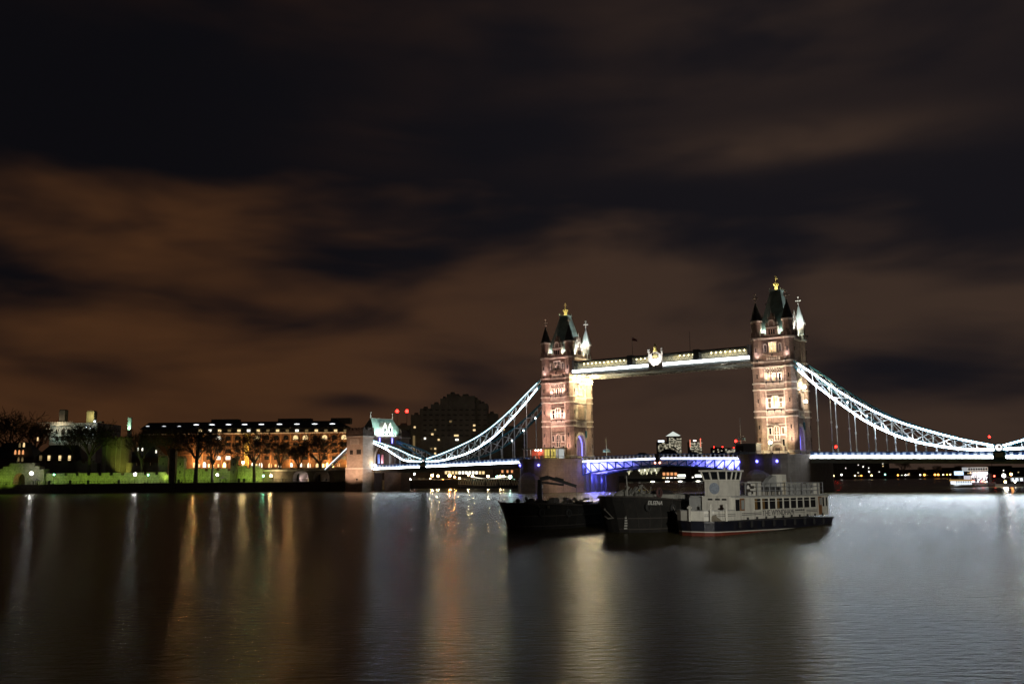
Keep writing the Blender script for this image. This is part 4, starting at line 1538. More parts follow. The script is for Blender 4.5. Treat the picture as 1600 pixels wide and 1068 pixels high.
# funnel with its swept fin
b = MB().yprism([(13.2, 4.07), (17.0, 4.07), (17.0, 6.35), (16.3, 6.3), (15.4, 6.0), (14.5, 5.4), (13.7, 4.7)], 1.6, 2.2)
fn = b.build('funnel_fin', bgrey, WY)
MB().box(17.02, 18.1, .9, 2.2, 4.08, 6.45).build('funnel', bwhite, WY)
b = MB().tube((17.3, .8, 4.1), (17.3, .8, 5.7), .14, .14, 8)
b.build('vent_pipe', M('vent_cream', (.55, .5, .38), .6), WY)
b = MB().box(25.2, 25.9, .3, 1.7, 4.08, 5.45)
b.box(23.4, 25.2, 2.4, 3.4, 5.3, 5.42)
b.build('stern_locker', bwhite, WY)
b = MB().tube((22.6, 2.5, 4.07), (22.6, 2.5, 6.2), .04, .03, 5)
b.build('aerial', rail_m, WY)
for k in range(9):
    x = 4.5 + k * 2.6
    MB().tube((x, -.22, Wd(x) - .1), (x, -.22, Wd(x) - .75), .16, .16, 7).build('tyre_fender', M('rubber', (.015, .015, .015), .9), WY)

# the two dark lighters -------------------------------------------------
tar = M('tarred_hull', (.012, .011, .009), .85, var=.5, scale=.7, dirt=.2)
rust = M('rusty_deck', (.05, .035, .025), .9, var=.5, scale=1.5)


def hull_lighter(root, ln, hb, bow, zt, flare=.5, mat=tar):
    """bluff bowed lighter: stem at the origin, local x runs aft, y to port"""
    secs = []
    st = [0, .05, .15, .3, .5, .75, 1.0]
    rows = []
    for z, k, ov in ((-.8, .86, .9), (.4, .93, .5), (1.6, .99, .15), (zt(0) - .35, 1.0, -.25 - flare), (None, 1.02, -.3 - flare)):
        loop = []
        side_ = []
        for t in st:
            x = bow * t
            y = hb * k * (1 - (1 - t)**2.1)**.62
            side_.append((x + ov * (1 - t), y))
        side_.append((ln * .9, hb * k))
        side_.append((ln, hb * k * .8))
        for x, y in side_:
            loop.append((x, -y, zt(max(0, x)) if z is None else min(z, zt(max(0, x)) - .2)))
        for x, y in side_[::-1]:
            loop.append((x, y + .001, zt(max(0, x)) if z is None else min(z, zt(max(0, x)) - .2)))
        secs.append(loop)
    b = MB().loft(secs)
    b.build('hull', mat, root)
    b = MB()
    top = secs[-1]
    for p, q in zip(top[:9], top[1:9]):
        b.bar((p[0], p[1], p[2] + .06), (q[0], q[1], q[2] + .06), .24, .16)
    for p, q in zip(top[9:17], top[10:18]):
        b.bar((p[0], p[1], p[2] + .06), (q[0], q[1], q[2] + .06), .24, .16)
    for lv in (1, 2):
        for p, q in zip(secs[lv][:9], secs[lv][1:9]):
            b.bar((p[0], p[1] - .02, p[2]), (q[0], q[1] - .02, q[2]), .1, .12)
    b.build('rubbing_strake', M('strake', (.045, .038, .032), .8), root)
    for i in range(1, 8):
        b = MB()
        for lv in (1, 2):
            p, q = secs[lv][i], secs[lv + 1][i]
            b.bar((p[0], p[1] - .02, p[2]), (q[0], q[1] - .02, q[2]), .07)
        b.build('plate_seam', M('seam', (.03, .026, .022), .8), root)
    for i in (3, 5):
        p = secs[3][i]
        b = MB().lathe([(.3, -.1), (.46, -.13), (.52, 0), (.46, .13), (.3, .1)], (0, 0, 0), 14)
        b.f = b.f[:-2]
        b.map(lambda x, y, z: (p[0] + x, p[1] - .16 + z, p[2] - .75 + y))
        b.tube((p[0], p[1] - .1, p[2] - .2), (p[0], p[1] - .1, p[2] + .4), .03, .03, 5)
        b.build('tyre_fender', M('rubber_grey', (.04, .04, .038), .9), root)
    return secs


EI = thing('lighter_barge', 'black bluff bowed lighter with white name on its bow, between crane barge and passenger boat', 'barge', (11.4, 104.2, 0), radians(53))
hull_lighter(EI, 24, 4.6, 6.5, lambda x: 3.95 - .085 * min(x, 12))
b = MB()
for z in range(6):
    b.box(-.1 + z * .06, .35 + z * .04, -1.05, -.9, .45 + z * .28, .62 + z * .28)
b.map(lambda x, y, z: (x + .12, y - .02, z))
b.build('draught_mark', M('mark_white', (.6, .6, .55), .7), EI)
nm = text('EILEENA', .62, EI, M('name_white', (.75, .75, .7), .6), (.95, -3.42, 3.12), (pi / 2, .04, radians(-31)), sx=.82, shear=.3)
b = MB().tube((-.25, .9, 2.5), (.6, -.15, 1.35), .09, .09, 6)
b.ball((-.3, .95, 2.6), .2, 8)
b.tube((.0, .5, 1.2), (1.1, -.9, 1.35), .13, .08, 6)
b.tube((.0, .5, 1.2), (-.2, 1.1, 1.6), .1, .05, 6)
b.tube((1.1, -.9, 1.35), (1.0, -.9, 1.85), .1, .05, 6)
b.map(lambda x, y, z: (x * .6 - .1, y * .6 + .75, .7 + z * .72))
b.build('anchor', M('anchor_pale', (.13, .12, .10), .85), EI)
b = MB().tube((1.6, -.6, 3.7), (1.4, -.6, 6.3), .07, .05, 6)
b.build('mast', M('mast_pale', (.4, .4, .36), .6), EI)
b = MB()
random.seed(5)
for k in range(26):
    x, y = random.uniform(1.5, 5.4), random.uniform(-2.2, 2.2)
    z = 3.8 + random.uniform(0, .6)
    b.bar((x, y, z), (x + random.uniform(-1, 1), y + random.uniform(-1, 1), z + random.uniform(0, .9)), random.uniform(.06, .2))
b.box(2.6, 4.6, -1.2, 1.0, 3.6, 4.5)
b.lathe([(.6, 0), (.7, .3), (.5, .5)], (4.4, -1.6, 3.7), 10)
b.lathe([(.5, 0), (.6, .5), (.3, .7)], (2.2, .9, 3.7), 10)
b.build('deck_winch', M('winch_grey', (.24, .24, .21), .7, var=.4), EI)
b = MB()
for k in range(11):
    x = 8 + k * 1.1
    b.box(x, x + .9, -3.0, 3.0, 2.9, 4.0 - .02 * k)
    b.box(x - .06, x, -3.05, 3.05, 2.9, 4.06 - .02 * k)
b.build('hatch_cover', M('hatch_pale', (.34, .34, .30), .8, var=.3), EI)
b = MB().loft([[(6.4 + k * 1.1, -3.9, 2.9), (6.4 + k * 1.1, -3.2, 3.25 - .1 * (k % 2)), (6.4 + k * 1.1, -2.9, 2.9), (6.4 + k * 1.1, -3.5, 2.7)] for k in range(9)])
b.build('tarpaulin', M('tarp_blue', (.03, .08, .2), .7, var=.3), EI)
b = MB().lathe([(.42, -.1), (.58, -.12), (.62, 0), (.58, .12), (.42, .1)], (0, 0, 0), 14)
b.map(lambda x, y, z: (6.6 + x, -1.9 + z, 4.3 + y))
b.f = b.f[:-2]
b.build('tyre', M('reddish_tyre', (.12, .06, .055), .8), EI)
b = MB().loft([[(9.0 + k * .55, 2.0 * sin(pi * (k + .4) / 7) * cos(a), 3.5 + 1.1 * sin(pi * (k + .4) / 7) * max(0, sin(a))) for a in [pi * j / 6 for j in range(7)]] for k in range(7)])
b.build('covered_heap', M('dark_cover', (.035, .03, .03), .9), EI)
# mooring chains slung along the side
b = MB()
for (x0, x1, z0, sag) in ((4.6, 8.2, 2.9, 1.5), (8.2, 11, 2.8, 1.2)):
    pts = []
    for k in range(9):
        t = k / 8
        x = x0 + (x1 - x0) * t
        y = -4.75 * (1 - max(0, 1 - x / 6.5)**2.1)**.62
        pts.append((x, y - .05, z0 - sag * 4 * t * (1 - t)))
    b.poly_tube(pts, .05, 5)
b.build('mooring_chain', M('chain_pale', (.2, .19, .17), .8), EI)

CB = thing('crane_barge', 'black open barge with overhanging bow and a folded deck crane', 'barge', (-.2, 112.4, 0), radians(51))
hull_lighter(CB, 22, 4.7, 7, lambda x: 3.12 - .06 * min(x, 10), .6)
b = MB().box(2.3, 3.3, -2.6, -1.7, 2.9, 3.4)
b.tube((2.8, -2.1, 3.3), (2.8, -2.1, 5.9), .34, .26, 8)
cr = b.build('crane_column', M('crane_dark', (.022, .022, .022), .6), CB)
# folded jib: out to the right of the photo and a little aft
b = MB()
jd = Vector((.62, -.60, 0))
p0 = Vector((2.8, -2.1, 5.95))
p1 = p0 + jd * 1.2 + Vector((0, 0, .22))
p2 = p0 + jd * 5.2 + Vector((0, 0, -.9))
b.bar(p0, p1, .42, .5)
b.bar(p1, p2, .26, .36)
b.bar(p0 + Vector((0, 0, -.35)), p0 + jd * 3.4 + Vector((0, 0, -.72)), .2, .24)
b.tube(p0 + jd * 2.2 + Vector((0, 0, .2)), p0 + jd * 3.4 + Vector((0, 0, -.1)), .12)
b.build('crane_jib', M('crane_dark'), CB)
b = MB().tube(p2, p2 + Vector((0, 0, -1.9)), .035, .035, 5)
b.ball(p2 + Vector((0, 0, -1.0)), .1, 6)
b.build('hoist_rope', M('rope', (.05, .05, .045), .8), CB)
b = MB().box(2.74, 2.9, -2.52, -2.46, 4.9, 5.3)
b.build('notice_plate', M('plate_white', (.6, .6, .56), .6), CB)
MB().box(4.3, 5.2, -3.1, -2.3, 2.8, 3.7).build('steel_box', M('box_grey', (.12, .11, .10), .8, var=.3), CB)
b = MB()
random.seed(9)
for k in range(70):
    x = random.uniform(1.0, 16)
    y = random.uniform(-3.9, 3.4)
    s_ = random.uniform(.1, .32)
    z = 2.55 + random.uniform(.1, .75)
    b.bar((x, y, z), (x + random.uniform(-.6, .6), y + random.uniform(-.6, .6), z + random.uniform(0, .35)), s_)
b.build('deck_gear', M('deck_gear', (.05, .045, .035), .9, var=.5), CB)['kind'] = 'stuff'
b = MB().lathe([(.25, 0), (.3, .4), (.15, .6)], (.9, -.2, 3.1), 8)
b.lathe([(.3, 0), (.34, .5), (.2, .7)], (1.6, -1.7, 3.0), 8)
b.build('bollard', M('bollard_black'), CB)
b = MB().poly_tube([(-.9, 0, 2.9), (-1.5, .3, 1.4), (-2.0, .6, -.2)], .03, 5)
b.build('mooring_rope', M('rope'), CB)
b = MB()
for k in range(4):
    b.lathe([(.2, -.12), (.34, -.14), (.38, 0), (.34, .14), (.2, .12)], (-.75 + .12 * k, .15, 2.5 - .26 * k), 8)
b.build('bow_fender', M('rubber'), CB)

# lights of the embankment the photograph was taken from, which light the moored boats
for x, y, lab, w in ((26, -4.5, 'tall embankment lamp beyond the bottom edge on the near shore', 185000),):
    t = thing('embankment_lamp', lab, 'street lamp', (x, y, 4.9), 0)
    MB().tube((0, 0, 0), (0, 0, 7.2), .12, .08, 8).build('post', dark, t)
    MB().tube((0, -.1, 7.3), (0, .3, 7.15), .3, .38, 10).build('lamp_head', dark, t)
    spot((x, y + .6, 12.1), (31, 108, 2), (1, .95, .84), w, 31, 1., .5, t)


# ------------------------------------------------------------------ trees (bare in winter)
def tree_meshes(seed, spread=1.):
    rnd = random.Random(seed)
    tr, crn = MB(), MB()

    def grow(p, d, ln, r, lv):
        q = p + d * ln
        (tr if lv < 2 else crn).tube(p, q, r, r * .68, 6 if lv < 2 else 3)
        if lv == 5:
            return
        n = (5, 4, 4, 4, 3)[lv]
        for k in range(n):
            a = 2 * pi * (k + rnd.random()) / n
            tilt = rnd.uniform(.35, .8) * spread if lv else rnd.uniform(.3, .75) * spread
            side_ = d.orthogonal().normalized()
            s2 = d.cross(side_)
            nd = (d * cos(tilt) + (side_ * cos(a) + s2 * sin(a)) * sin(tilt))
            nd = (nd + Vector((0, 0, .12 if lv < 3 else -.08))).normalized()
            f = rnd.uniform(.55, 1.) if k else 1.
            st = p.lerp(q, rnd.uniform(.55, 1.) if k and lv else 1.)
            grow(st, nd, ln * rnd.uniform(.58, .82) * (1 if lv else .9), max(.032, r * .55 * f), lv + 1)
    grow(Vector((0, 0, -.2)), Vector((rnd.uniform(-.06, .06), 0, 1)).normalized(), 3.6, .34, 0)
    return tr, crn


bark = M('tree_bark', (.06, .05, .035), .95, var=.4, scale=2)
twig = M('tree_twigs', (.055, .043, .028), .95)
TREES = []
for sd, sp in ((3, 1.05), (8, .9), (21, 1.2)):
    a, c = tree_meshes(sd, sp)
    hgt = max(p[2] for p in c.v)
    TREES.append((a, c, hgt))
made = {}


def tree(px, ybase, ytop, Y, kind, rot, label, group='bare trees along the quay'):
    base = at(px, ybase, Y)
    h = (at(px, ytop, Y) - base).z
    a, c, hg = TREES[kind]
    sc = h / hg
    if kind not in made:
        t = thing('bare_tree', label, 'tree', base, rot, group)
        a.build('trunk', bark, t)
        c.build('crown', twig, t)
        t.scale = (sc,) * 3
        made[kind] = t
    else:
        dup(made[kind], base, rot, sc, label, group)


for a in ((20, 752, 637, 470, 2, .3, 'big dark bare tree at the left edge above the gatehouse'),
          (52, 740, 652, 480, 0, 2.1, 'dark bare tree between the gatehouse and the floodlit castle keep'),
          (139, 751, 652, 440, 0, 1.3, 'tall bare tree with forked trunk before the green lit round tower'),
          (118, 742, 660, 452, 1, .5, 'dark bare tree hiding part of the white castle keep'),
          (221, 750, 664, 436, 1, .7, 'bare tree in the gap between round tower and dark square tower'),
          (262, 742, 668, 450, 2, 3.3, 'dark bare tree above the dark square tower'),
          (305, 755, 658, 420, 0, 3.9, 'large bare tree with thick trunk before the brick hotel'),
          (331, 753, 670, 424, 1, 2.2, 'slender bare tree just right of the thick trunked one'),
          (397, 755, 668, 420, 2, 1.0, 'bare tree with looped trunk before the bright green wall end'),
          (436, 752, 682, 428, 1, 4.4, 'small bare tree by the gabled white tents'),
          (466, 753, 690, 422, 0, 5.2, 'small bare tree beside the pink kiosk panels'),
          (500, 754, 672, 416, 2, 5.6, 'wide bare tree near the bridge end, over the pyramid roofed pavilion')):
    tree(*a)

# ------------------------------------------------------------------ castle walls and wharf on the far bank, left
castle = M('castle_stone', (.34, .31, .25), .9, var=.5, scale=.55, brick=(1.5, .7, .1), dirt=.55)
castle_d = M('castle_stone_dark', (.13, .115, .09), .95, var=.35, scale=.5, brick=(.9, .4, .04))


def span(px0, px1, y0, y1, Y):
    a, c = at(px0, y1, Y), at(px1, y0, Y)
    return a.x, c.x, a.z, c.z


def crenel_wall(name, label, px0, px1, ytop, Y, mat, depth=3., notch=18, extra=None):
    x0, x1, _, zt = span(px0, px1, ytop, 755, Y)
    t = thing(name, label, 'castle wall', ((x0 + x1) / 2, Y, 4.3), 0)
    w = (x1 - x0) / 2
    h = zt - 4.3
    b = MB().box(-w, w, 0, depth, 0, h - 1.2)
    b.build('wall', mat, t)
    b = MB()
    n = max(1, int((2 * w) / (notch * .28)))
    s = 2 * w / n
    for k in range(n):
        b.box(-w + k * s, -w + k * s + s * .72, 0, .8, h - 1.2, h)
    b.build('battlement', mat, t)
    return t


# stepped gatehouse wall with its arch
Y0 = 431
x0, x1, _, zt = span(-30, 69, 723, 755, Y0)
t = thing('gatehouse', 'stepped stone gatehouse wall with pointed archway, lit green', 'gatehouse', (0, Y0, 4.3), 0)
X = lambda px: at(px, 740, Y0).x
Zp = lambda py: at(40, py, Y0).z - 4.3
out = [(X(-40), 0), (X(-40), Zp(732)), (X(4), Zp(732)), (X(4), Zp(728)), (X(14), Zp(728)), (X(14), Zp(723)), (X(53), Zp(723)), (X(53), Zp(728)), (X(61), Zp(728)), (X(61), Zp(733)), (X(69), Zp(733)), (X(69), 0)]
out += arch(X(21.5), X(40), 0, 2.2, 1.15)[::-1]
MB().yprism(out, 0, 5).build('wall', castle, t)
b = MB()
ro, ri = arch(X(21), X(40.5), 0, 2.3, 1.15), arch(X(21.8), X(39.7), 0, 2.2, 1.15)
b.yprism(ro + ri[::-1], -.25, -.003)
b.build('arch_ring', castle, t)
b = MB().box(X(20), X(42), 5.1, 5.4, 0, 6)
b.build('gate', dark, t)
for px, py in ((25, 722), (53, 728)):
    MB().box(X(px) - .15, X(px) + .15, .2, .5, Zp(py), Zp(py) + .7).build('finial', castle, t)
point((X(37), Y0 + 2.4, 6.6), (1, .62, .15), 160, .2, t)

crenel_wall('curtain_wall', 'long low battlemented castle wall lit bright green between two white lamps', 69, 265, 737, 432, castle)
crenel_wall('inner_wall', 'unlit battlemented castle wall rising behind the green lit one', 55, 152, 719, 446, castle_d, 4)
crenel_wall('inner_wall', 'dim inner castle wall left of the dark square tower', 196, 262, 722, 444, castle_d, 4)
crenel_wall('curtain_wall', 'green lit castle wall behind the two bare trees and small pavilion', 288, 361, 731, 432, castle)
crenel_wall('curtain_wall', 'pale bright green wall end behind the looped tree', 370, 411, 727, 430, castle)
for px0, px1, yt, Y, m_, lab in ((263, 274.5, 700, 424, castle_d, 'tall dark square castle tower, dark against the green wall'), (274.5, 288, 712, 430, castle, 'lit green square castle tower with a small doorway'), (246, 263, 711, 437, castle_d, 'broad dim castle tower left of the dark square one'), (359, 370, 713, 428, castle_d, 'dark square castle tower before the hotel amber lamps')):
    x0, x1, _, zt = span(px0, px1, yt, 755, Y)
    t = thing('castle_tower', lab, 'castle tower', ((x0 + x1) / 2, Y, 4.3), 0)
    w, h = (x1 - x0) / 2, zt - 4.3
    MB().box(-w, w, 0, 2 * w, 0, h - 1).build('wall', m_, t)
    b = MB()
    for k in range(4):
        for yy in (0, 2 * w - .5):
            b.box(-w + k * w * .5, -w + k * w * .5 + w * .32, yy, yy + .5, h - 1, h)
    b.box(-w - .1, w + .1, -.1, 2 * w + .1, h - 1.6, h - 1.2)
    b.build('battlement', m_, t)
    b = MB()
    for z in (h * .35, h * .65):
        b.box(-.25, .25, -.06, -.003, z, z + 1.2)
    b.build('slit_window', M('dark_slot'), t)
    if m_ is castle:
        ro, ri = arch(-1.3, 1.3, 0, 1.6, 1), arch(-.9, .9, 0, 1.5, 1)
        MB().yprism(ro + ri[::-1], -.25, -.003).build('arch_ring', castle, t)
# round tower
x0, x1, _, zt = span(150, 198, 681, 755, 446)
t = thing('round_tower', 'big round castle tower, its right half lit yellow green', 'castle tower', ((x0 + x1) / 2, 452, 4.3), 0)
w, h = (x1 - x0) / 2, zt - 4.3
MB().lathe([(w * 1.02, 0), (w, 3), (w, h - 1)], (0, 0, 0), 28).build('wall', M('round_tower_stone', (.16, .15, .11), .95, var=.3, scale=.4, brick=(.9, .4, .04)), t)
b = MB()
for k in range(20):
    a = 2 * pi * k / 20
    b.box(w * cos(a) - .5, w * cos(a) + .5, w * sin(a) - .5, w * sin(a) + .5, h - 1.05, h)
b.build('battlement', castle_d, t)
b = MB()
for a in (-1.9, -1.25, -.95):
    b.tube((w * 1.01 * cos(a), w * 1.01 * sin(a), 0), (w * 1.01 * cos(a), w * 1.01 * sin(a), h - 2), .25, .25, 6)
b.build('drain_pipe', M('pipe_lead', (.2, .2, .16), .7), t)
# the keep, floodlit, with scaffolding
Yk = 540
x0, x1, z0, zt = span(58, 152, 660, 750, Yk)
t = thing('castle_keep', 'floodlit white castle keep with scaffold platform, mostly behind dark trees', 'castle', ((x0 + x1) / 2, Yk, 4.3), 0)
w, h = (x1 - x0) / 2, zt - 4.3
MB().box(-w * .66, w, 0, 2 * w, 0, h).build('wall', M('keep_stone', (.5, .5, .46), .9, var=.2, scale=.4), t)
Xk = lambda px: at(px, 700, Yk).x - (x0 + x1) / 2
Zk = lambda py: at(100, py, Yk).z - 4.3
for pa, pb, py, m_ in ((90, 99, 641, castle_d), (133, 145, 643.5, M('turret_ochre', (.42, .38, .2), .9)), (151, 157, 660, castle_d)):
    b = MB().box(Xk(pa), Xk(pb), -.5, 3.5, h, Zk(py))
    b.prism([(Xk(pa), -.5), (Xk(pb), -.5), (Xk(pb), 3.5), (Xk(pa), 3.5)], Zk(py), Zk(py) + .6, .9, (Xk(pa) + Xk(pb)) / 2, 1.5)
    b.build('corner_turret', m_, t)
b = MB()
for z in (Zk(659.5), Zk(664)):
    b.box(Xk(59), Xk(115), -2.6, -.6, z - .25, z)
for k in range(15):
    x = Xk(60) + (Xk(114) - Xk(60)) * k / 14
    b.box(x - .1, x + .1, -2.6, -2.4, Zk(665), Zk(658.5))
for pa, pb in ((73, 82), (80, 72), (60, 66), (90, 96), (100, 108)):
    b.bar((Xk(pa), -2.4, Zk(667)), (Xk(pb), -2.4, Zk(687)), .3)
b.build('scaffold', M('scaffold_pale', (.5, .45, .36), .7), t)
b = MB()
for px in (88, 97, 106, 122, 131):
    for py in (672, 683):
        ro = arch(Xk(px) - .9, Xk(px) + .9, Zk(py) - 2, Zk(py), 1, 4)
        b.yprism(ro, -.08, -.003)
b.build('window', M('dark_slot'), t)
spot((at(84, 690, Yk - 8)), (at(96, 668, Yk)), (.75, 1, .85), 1700, 120, .6, .5, t)
spot((at(130, 690, Yk - 8)), (at(130, 668, Yk)), (.85, .95, 1), 250, 120, .6, .5, t)
point(at(90, 662, Yk - 5), (1, .85, .6), 1100, .4, t)
point(at(140, 650, Yk - 4), (1, .9, .5), 700, .4, t)
for px, py, rr in ((148, 658, .55), (135, 667, .4), (141, 668, .35), (130, 678, .35), (136, 679, .35), (146, 678, .3), (124, 678, .25)):
    p = at(px, py, Yk - 1)
    MB().ball((p.x - t.location.x, p.y - Yk, p.z - 4.3), rr, 6).build('work_lamp', E('work_lamp', (.85, .95, 1), 5), t)
t = thing('lit_chimney', 'narrow pale green lit shaft standing on the roofs right of the keep', 'chimney', (at(201, 700, 545).x, 545, 4.3), 0)
MB().box(-.9, .9, -.9, .9, 0, at(201, 653, 545).z - 4.3).build('shaft', M('shaft_pale', (.5, .55, .48), .8), t)
b = MB()
b.box(-1.1, 1.1, -1.1, 1.1, at(201, 653, 545).z - 4.3, at(201, 652, 545).z - 4.3)
b.box(-1.0, -.9, -1, 1, 0, .5)
b.build('cap', castle_d, t)
spot(at(201, 676, 541), at(201, 659, 545), (.6, 1, .7), 5000, 60, .6, .3, t)


# ------------------------------------------------------------------ general buildings
def block(name, label, px0, px1, ytop, Y, depth, mat, cat='building', z0=4.3, roof=None, roofmat=None, group=None, bits=()):
    x0, x1, _, zt = span(px0, px1, ytop, 755, Y)
    t = thing(name, label, cat, ((x0 + x1) / 2, Y, z0), 0, group)
    w, h = (x1 - x0) / 2, zt - z0
    if roof == 'hip':
        MB().box(-w, w, 0, depth, 0, h * .62).build('wall', mat, t)
        q = min(w, depth / 2) * .8
        b = MB().loft([[(-w - .3, -.3, h * .62), (w + .3, -.3, h * .62), (w + .3, depth + .3, h * .62), (-w - .3, depth + .3, h * .62)], [(-w + q, depth / 2 - .3, h), (w - q, depth / 2 - .3, h), (w - q, depth / 2 + .3, h), (-w + q, depth / 2 + .3, h)]])
        b.build('roof', roofmat or slate, t)
    else:
        MB().box(-w, w, 0, depth, 0, h).build('wall', mat, t)
        b = MB().box(-w - .2, w + .2, -.2, depth + .2, h, h + .5)
        b.box(-w * .4, w * .25, depth * .3, depth * .7, h + .5, h + 1.8)
        b.build('roof', roofmat or dark, t)
    t['w'], t['h'] = w, h
    return t


UNIT = {}


def window(t, px, py, pw, ph, Y, mat, name='window', arched=False, proud=.06, frame=None):
    """one window at a measured place on the front of thing t (front at depth Y)"""
    key = (name, mat.name, arched)
    a = at(px, py, Y)
    w = pw * Y / F
    h = ph * Y / F
    if key not in UNIT:
        b = MB()
        if arched:
            b.yprism(arch(-.5, .5, -.5, 0, 1., 5), -1, -.02)
        else:
            b.box(-.5, .5, -1, -.02, -.5, .5)
        o = b.build(name, mat, t)
        UNIT[key] = o
    else:
        o = UNIT[key].copy()
        C.objects.link(o)
        o.parent = t
    o.scale = (w, proud, h)
    o.location = (a.x - t.location.x, Y - t.location.y, a.z - t.location.z)
    return o


plain = M('dark_brick', (.10, .075, .06), .9, var=.3, scale=.5, brick=(.6, .3, .03))
t = block('brick_house', 'dark gabled house with red glowing arched windows above the gatehouse', -25, 54, 690, 455, 14, plain, 'house', roof='hip')
for px, py, m_ in ((24, 706, win_o), (30, 706, win_o), (36, 706, win_o), (31, 695, win_d), (37.5, 694.5, win_y), (29, 717, win_d), (35, 717, win_d)):
    window(t, px, py, 3, 7, 455, m_, arched=True)
t = block('brick_house', 'long dark house with four amber windows in a row', 50, 128, 694, 458, 12, plain, 'house', roof='hip')
for px, m_ in ((63.5, win_d), (76.5, win_y), (93.5, win_y), (108.5, win_y)):
    window(t, px, 715, 4, 7.5, 458, m_)
window(t, 59, 685.5, 2.2, 5.5, 458, win_y, 'dormer_window')
t = block('brick_house', 'dark house with two tiny white windows right of the round tower', 197, 248, 690, 456, 12, plain, 'house', roof='hip')
for px, py in ((216, 701.5), (222.5, 701.5), (244, 705)):
    window(t, px, py, 2.2, 4.5, 456, win_w)

# brick hotel with skylights
Yh = 480
hb = M('hotel_brick', (.15, .075, .035), .9, var=.25, scale=.4, brick=(.5, .25, .03))
x0, x1, _, zt = span(214, 552, 676, 755, Yh)
t = thing('brick_hotel', 'long brick hotel with arched windows, dark mansard and white oval skylights', 'hotel', ((x0 + x1) / 2, Yh, 4.3), 0)
w, h = (x1 - x0) / 2, zt - 4.3
MB().box(-w, w, 0, 16, 0, h).build('wall', hb, t)
MB().box(-w - .3, w + .3, -.4, 16, h + .003, h + .6).build('cornice', trim, t)
zr = at(400, 668, Yh).z - 4.3
zr2 = at(400, 657, Yh).z - 4.3
b = MB().box(-w + 1, w - 4, 1.2, 15, h + .6, zr)
b.build('attic', M('attic_dark', (.03, .032, .03), .4), t)
b = MB().loft([[(-w, .4, zr), (w - 3, .4, zr), (w - 3, 16, zr), (-w, 16, zr)], [(-w + 2, 7, zr2), (w - 10, 7, zr2), (w - 10, 11, zr2), (-w + 2, 11, zr2)]])
rf = b.build('roof', slate, t)
Xh = lambda px: at(px, 660, Yh).x - t.location.x
for pa, pb in ((322, 364), (428, 480), (512, 543)):
    MB().box(Xh(pa), Xh(pb), 8, 14, zr2 - 1.5, at(400, 652.5, Yh).z - 4.3).build('plant_room', M('plant_dark', (.03, .03, .03), .9), rf)
for k, px in enumerate((229, 255, 279, 305, 330, 356, 381.5, 408, 436.5, 464, 492, 520)):
    z = at(px, 662.4 - .0065 * (px - 400) if px > 300 else 665.5, Yh).z - 4.3
    f = (z - zr) / (zr2 - zr)
    yy = .4 + 6.6 * f
    lw = 6.2 if px > 300 else 4.5
    b = MB().loft([[(Xh(px) - lw / 2.6 + s * lw * .5, yy - .4, z - .55 + abs(s - .4) * .3), (Xh(px) - lw / 2.6 + s * lw * .5, yy - .1, z - .5), (Xh(px) - lw / 2.6 + s * lw * .5, yy + .3, z + .45 - abs(s - .45) * .55)] for s in (0, .15, .4, .7, 1.)])
    b.build('skylight', E('skylight' if px > 300 else 'skylight_dim', (.92, .96, 1), 3.2 if px > 300 else 1.2), rf)
# column pattern of the facade
cols = [311 + 15.1 * k for k in range(16)]
lit_top = {2: 0, 4: 1, 8: 1, 9: 1, 11: 1, 12: 1, 14: 0}
for i, px in enumerate(cols):
    if 17 < i:
        continue
    on = px in (0,)
    g = win_w if i in (2,) else win_y if i in (6, 10, 11, 13, 15) else glassd
    window(t, px, 683.5 - .008 * (px - 400), 8, 7, Yh, g, arched=True)
    for ry in (694, 704):
        window(t, px, ry, 8, 5, Yh, glassd)
    window(t, px, 715, 7, 5.5, Yh, win_w if i in (2, 3) else glassd if i % 3 else win_d)
    window(t, px + 2, 672.3, 5, 3.6, Yh + .9, win_w if i in (1, 5, 10) else win_d if i % 2 else win_y, 'attic_window')
b = MB()
for k in range(17):
    x = Xh(303.5 + 15.1 * k)
    b.box(x - .28, x + .28, -.3, 0, 2, h)
for zz in (at(400, 709, Yh).z - 4.3, at(400, 689, Yh).z - 4.3):
    b.box(-w, w, -.2, 0, zz - .15, zz + .2)
b.build('pilaster', M('hotel_brick_trim', (.28, .14, .06), .9, var=.2, scale=.6), t)
MB().box(Xh(384), Xh(391), -1.0, 0, 0, h - .2).build('stair_tower', M('ochre_render', (.5, .36, .10), .9, var=.2), t)
spot((t.location.x + Xh(387), Yh - 7, 12), (t.location.x + Xh(387), Yh - .8, 24), (1, .8, .3), 9000, 50, .6, .4, t)
arc = M('arcade_glow', (.02, .02, .02), .6, em=(1, .70, .26), es=4)
for i in range(17):
    px = 304 + 14.9 * i
    random.seed(100 + i)
    window(t, px + random.uniform(-2, 2), 726 + random.uniform(-.8, .8), random.uniform(3, 5.5), random.uniform(6, 8.5), Yh, random.choice((arc, arc, win_y, win_w)), 'arcade_opening', arched=True)
    if random.random() < .6:
        window(t, px + 7.4, 727, random.uniform(1.5, 3), random.uniform(3, 6), Yh, random.choice((win_y, arc, win_d)), 'side_light')
    if i % 2 == 0:
        p = at(px, 722, Yh - 3)
        point(p, (1, .55, .20), 1400 * {0: 2.5, 2: 1.5, 10: 1.5, 14: 1.6, 16: 1.6}.get(i, .9), .3, t)
        if i in (0, 10, 13, 16):
            spot(p, (p.x * .8, Yh - 90, -2), (1, .46, .16), 7000, 120, .8, .4, t)  # added spot for an orange streak on the river
MB().box(Xh(300), Xh(551), -2.6, -.3, at(400, 732, Yh).z - 4.3, at(400, 731, Yh).z - 4.3).build('terrace', castle_d, t)

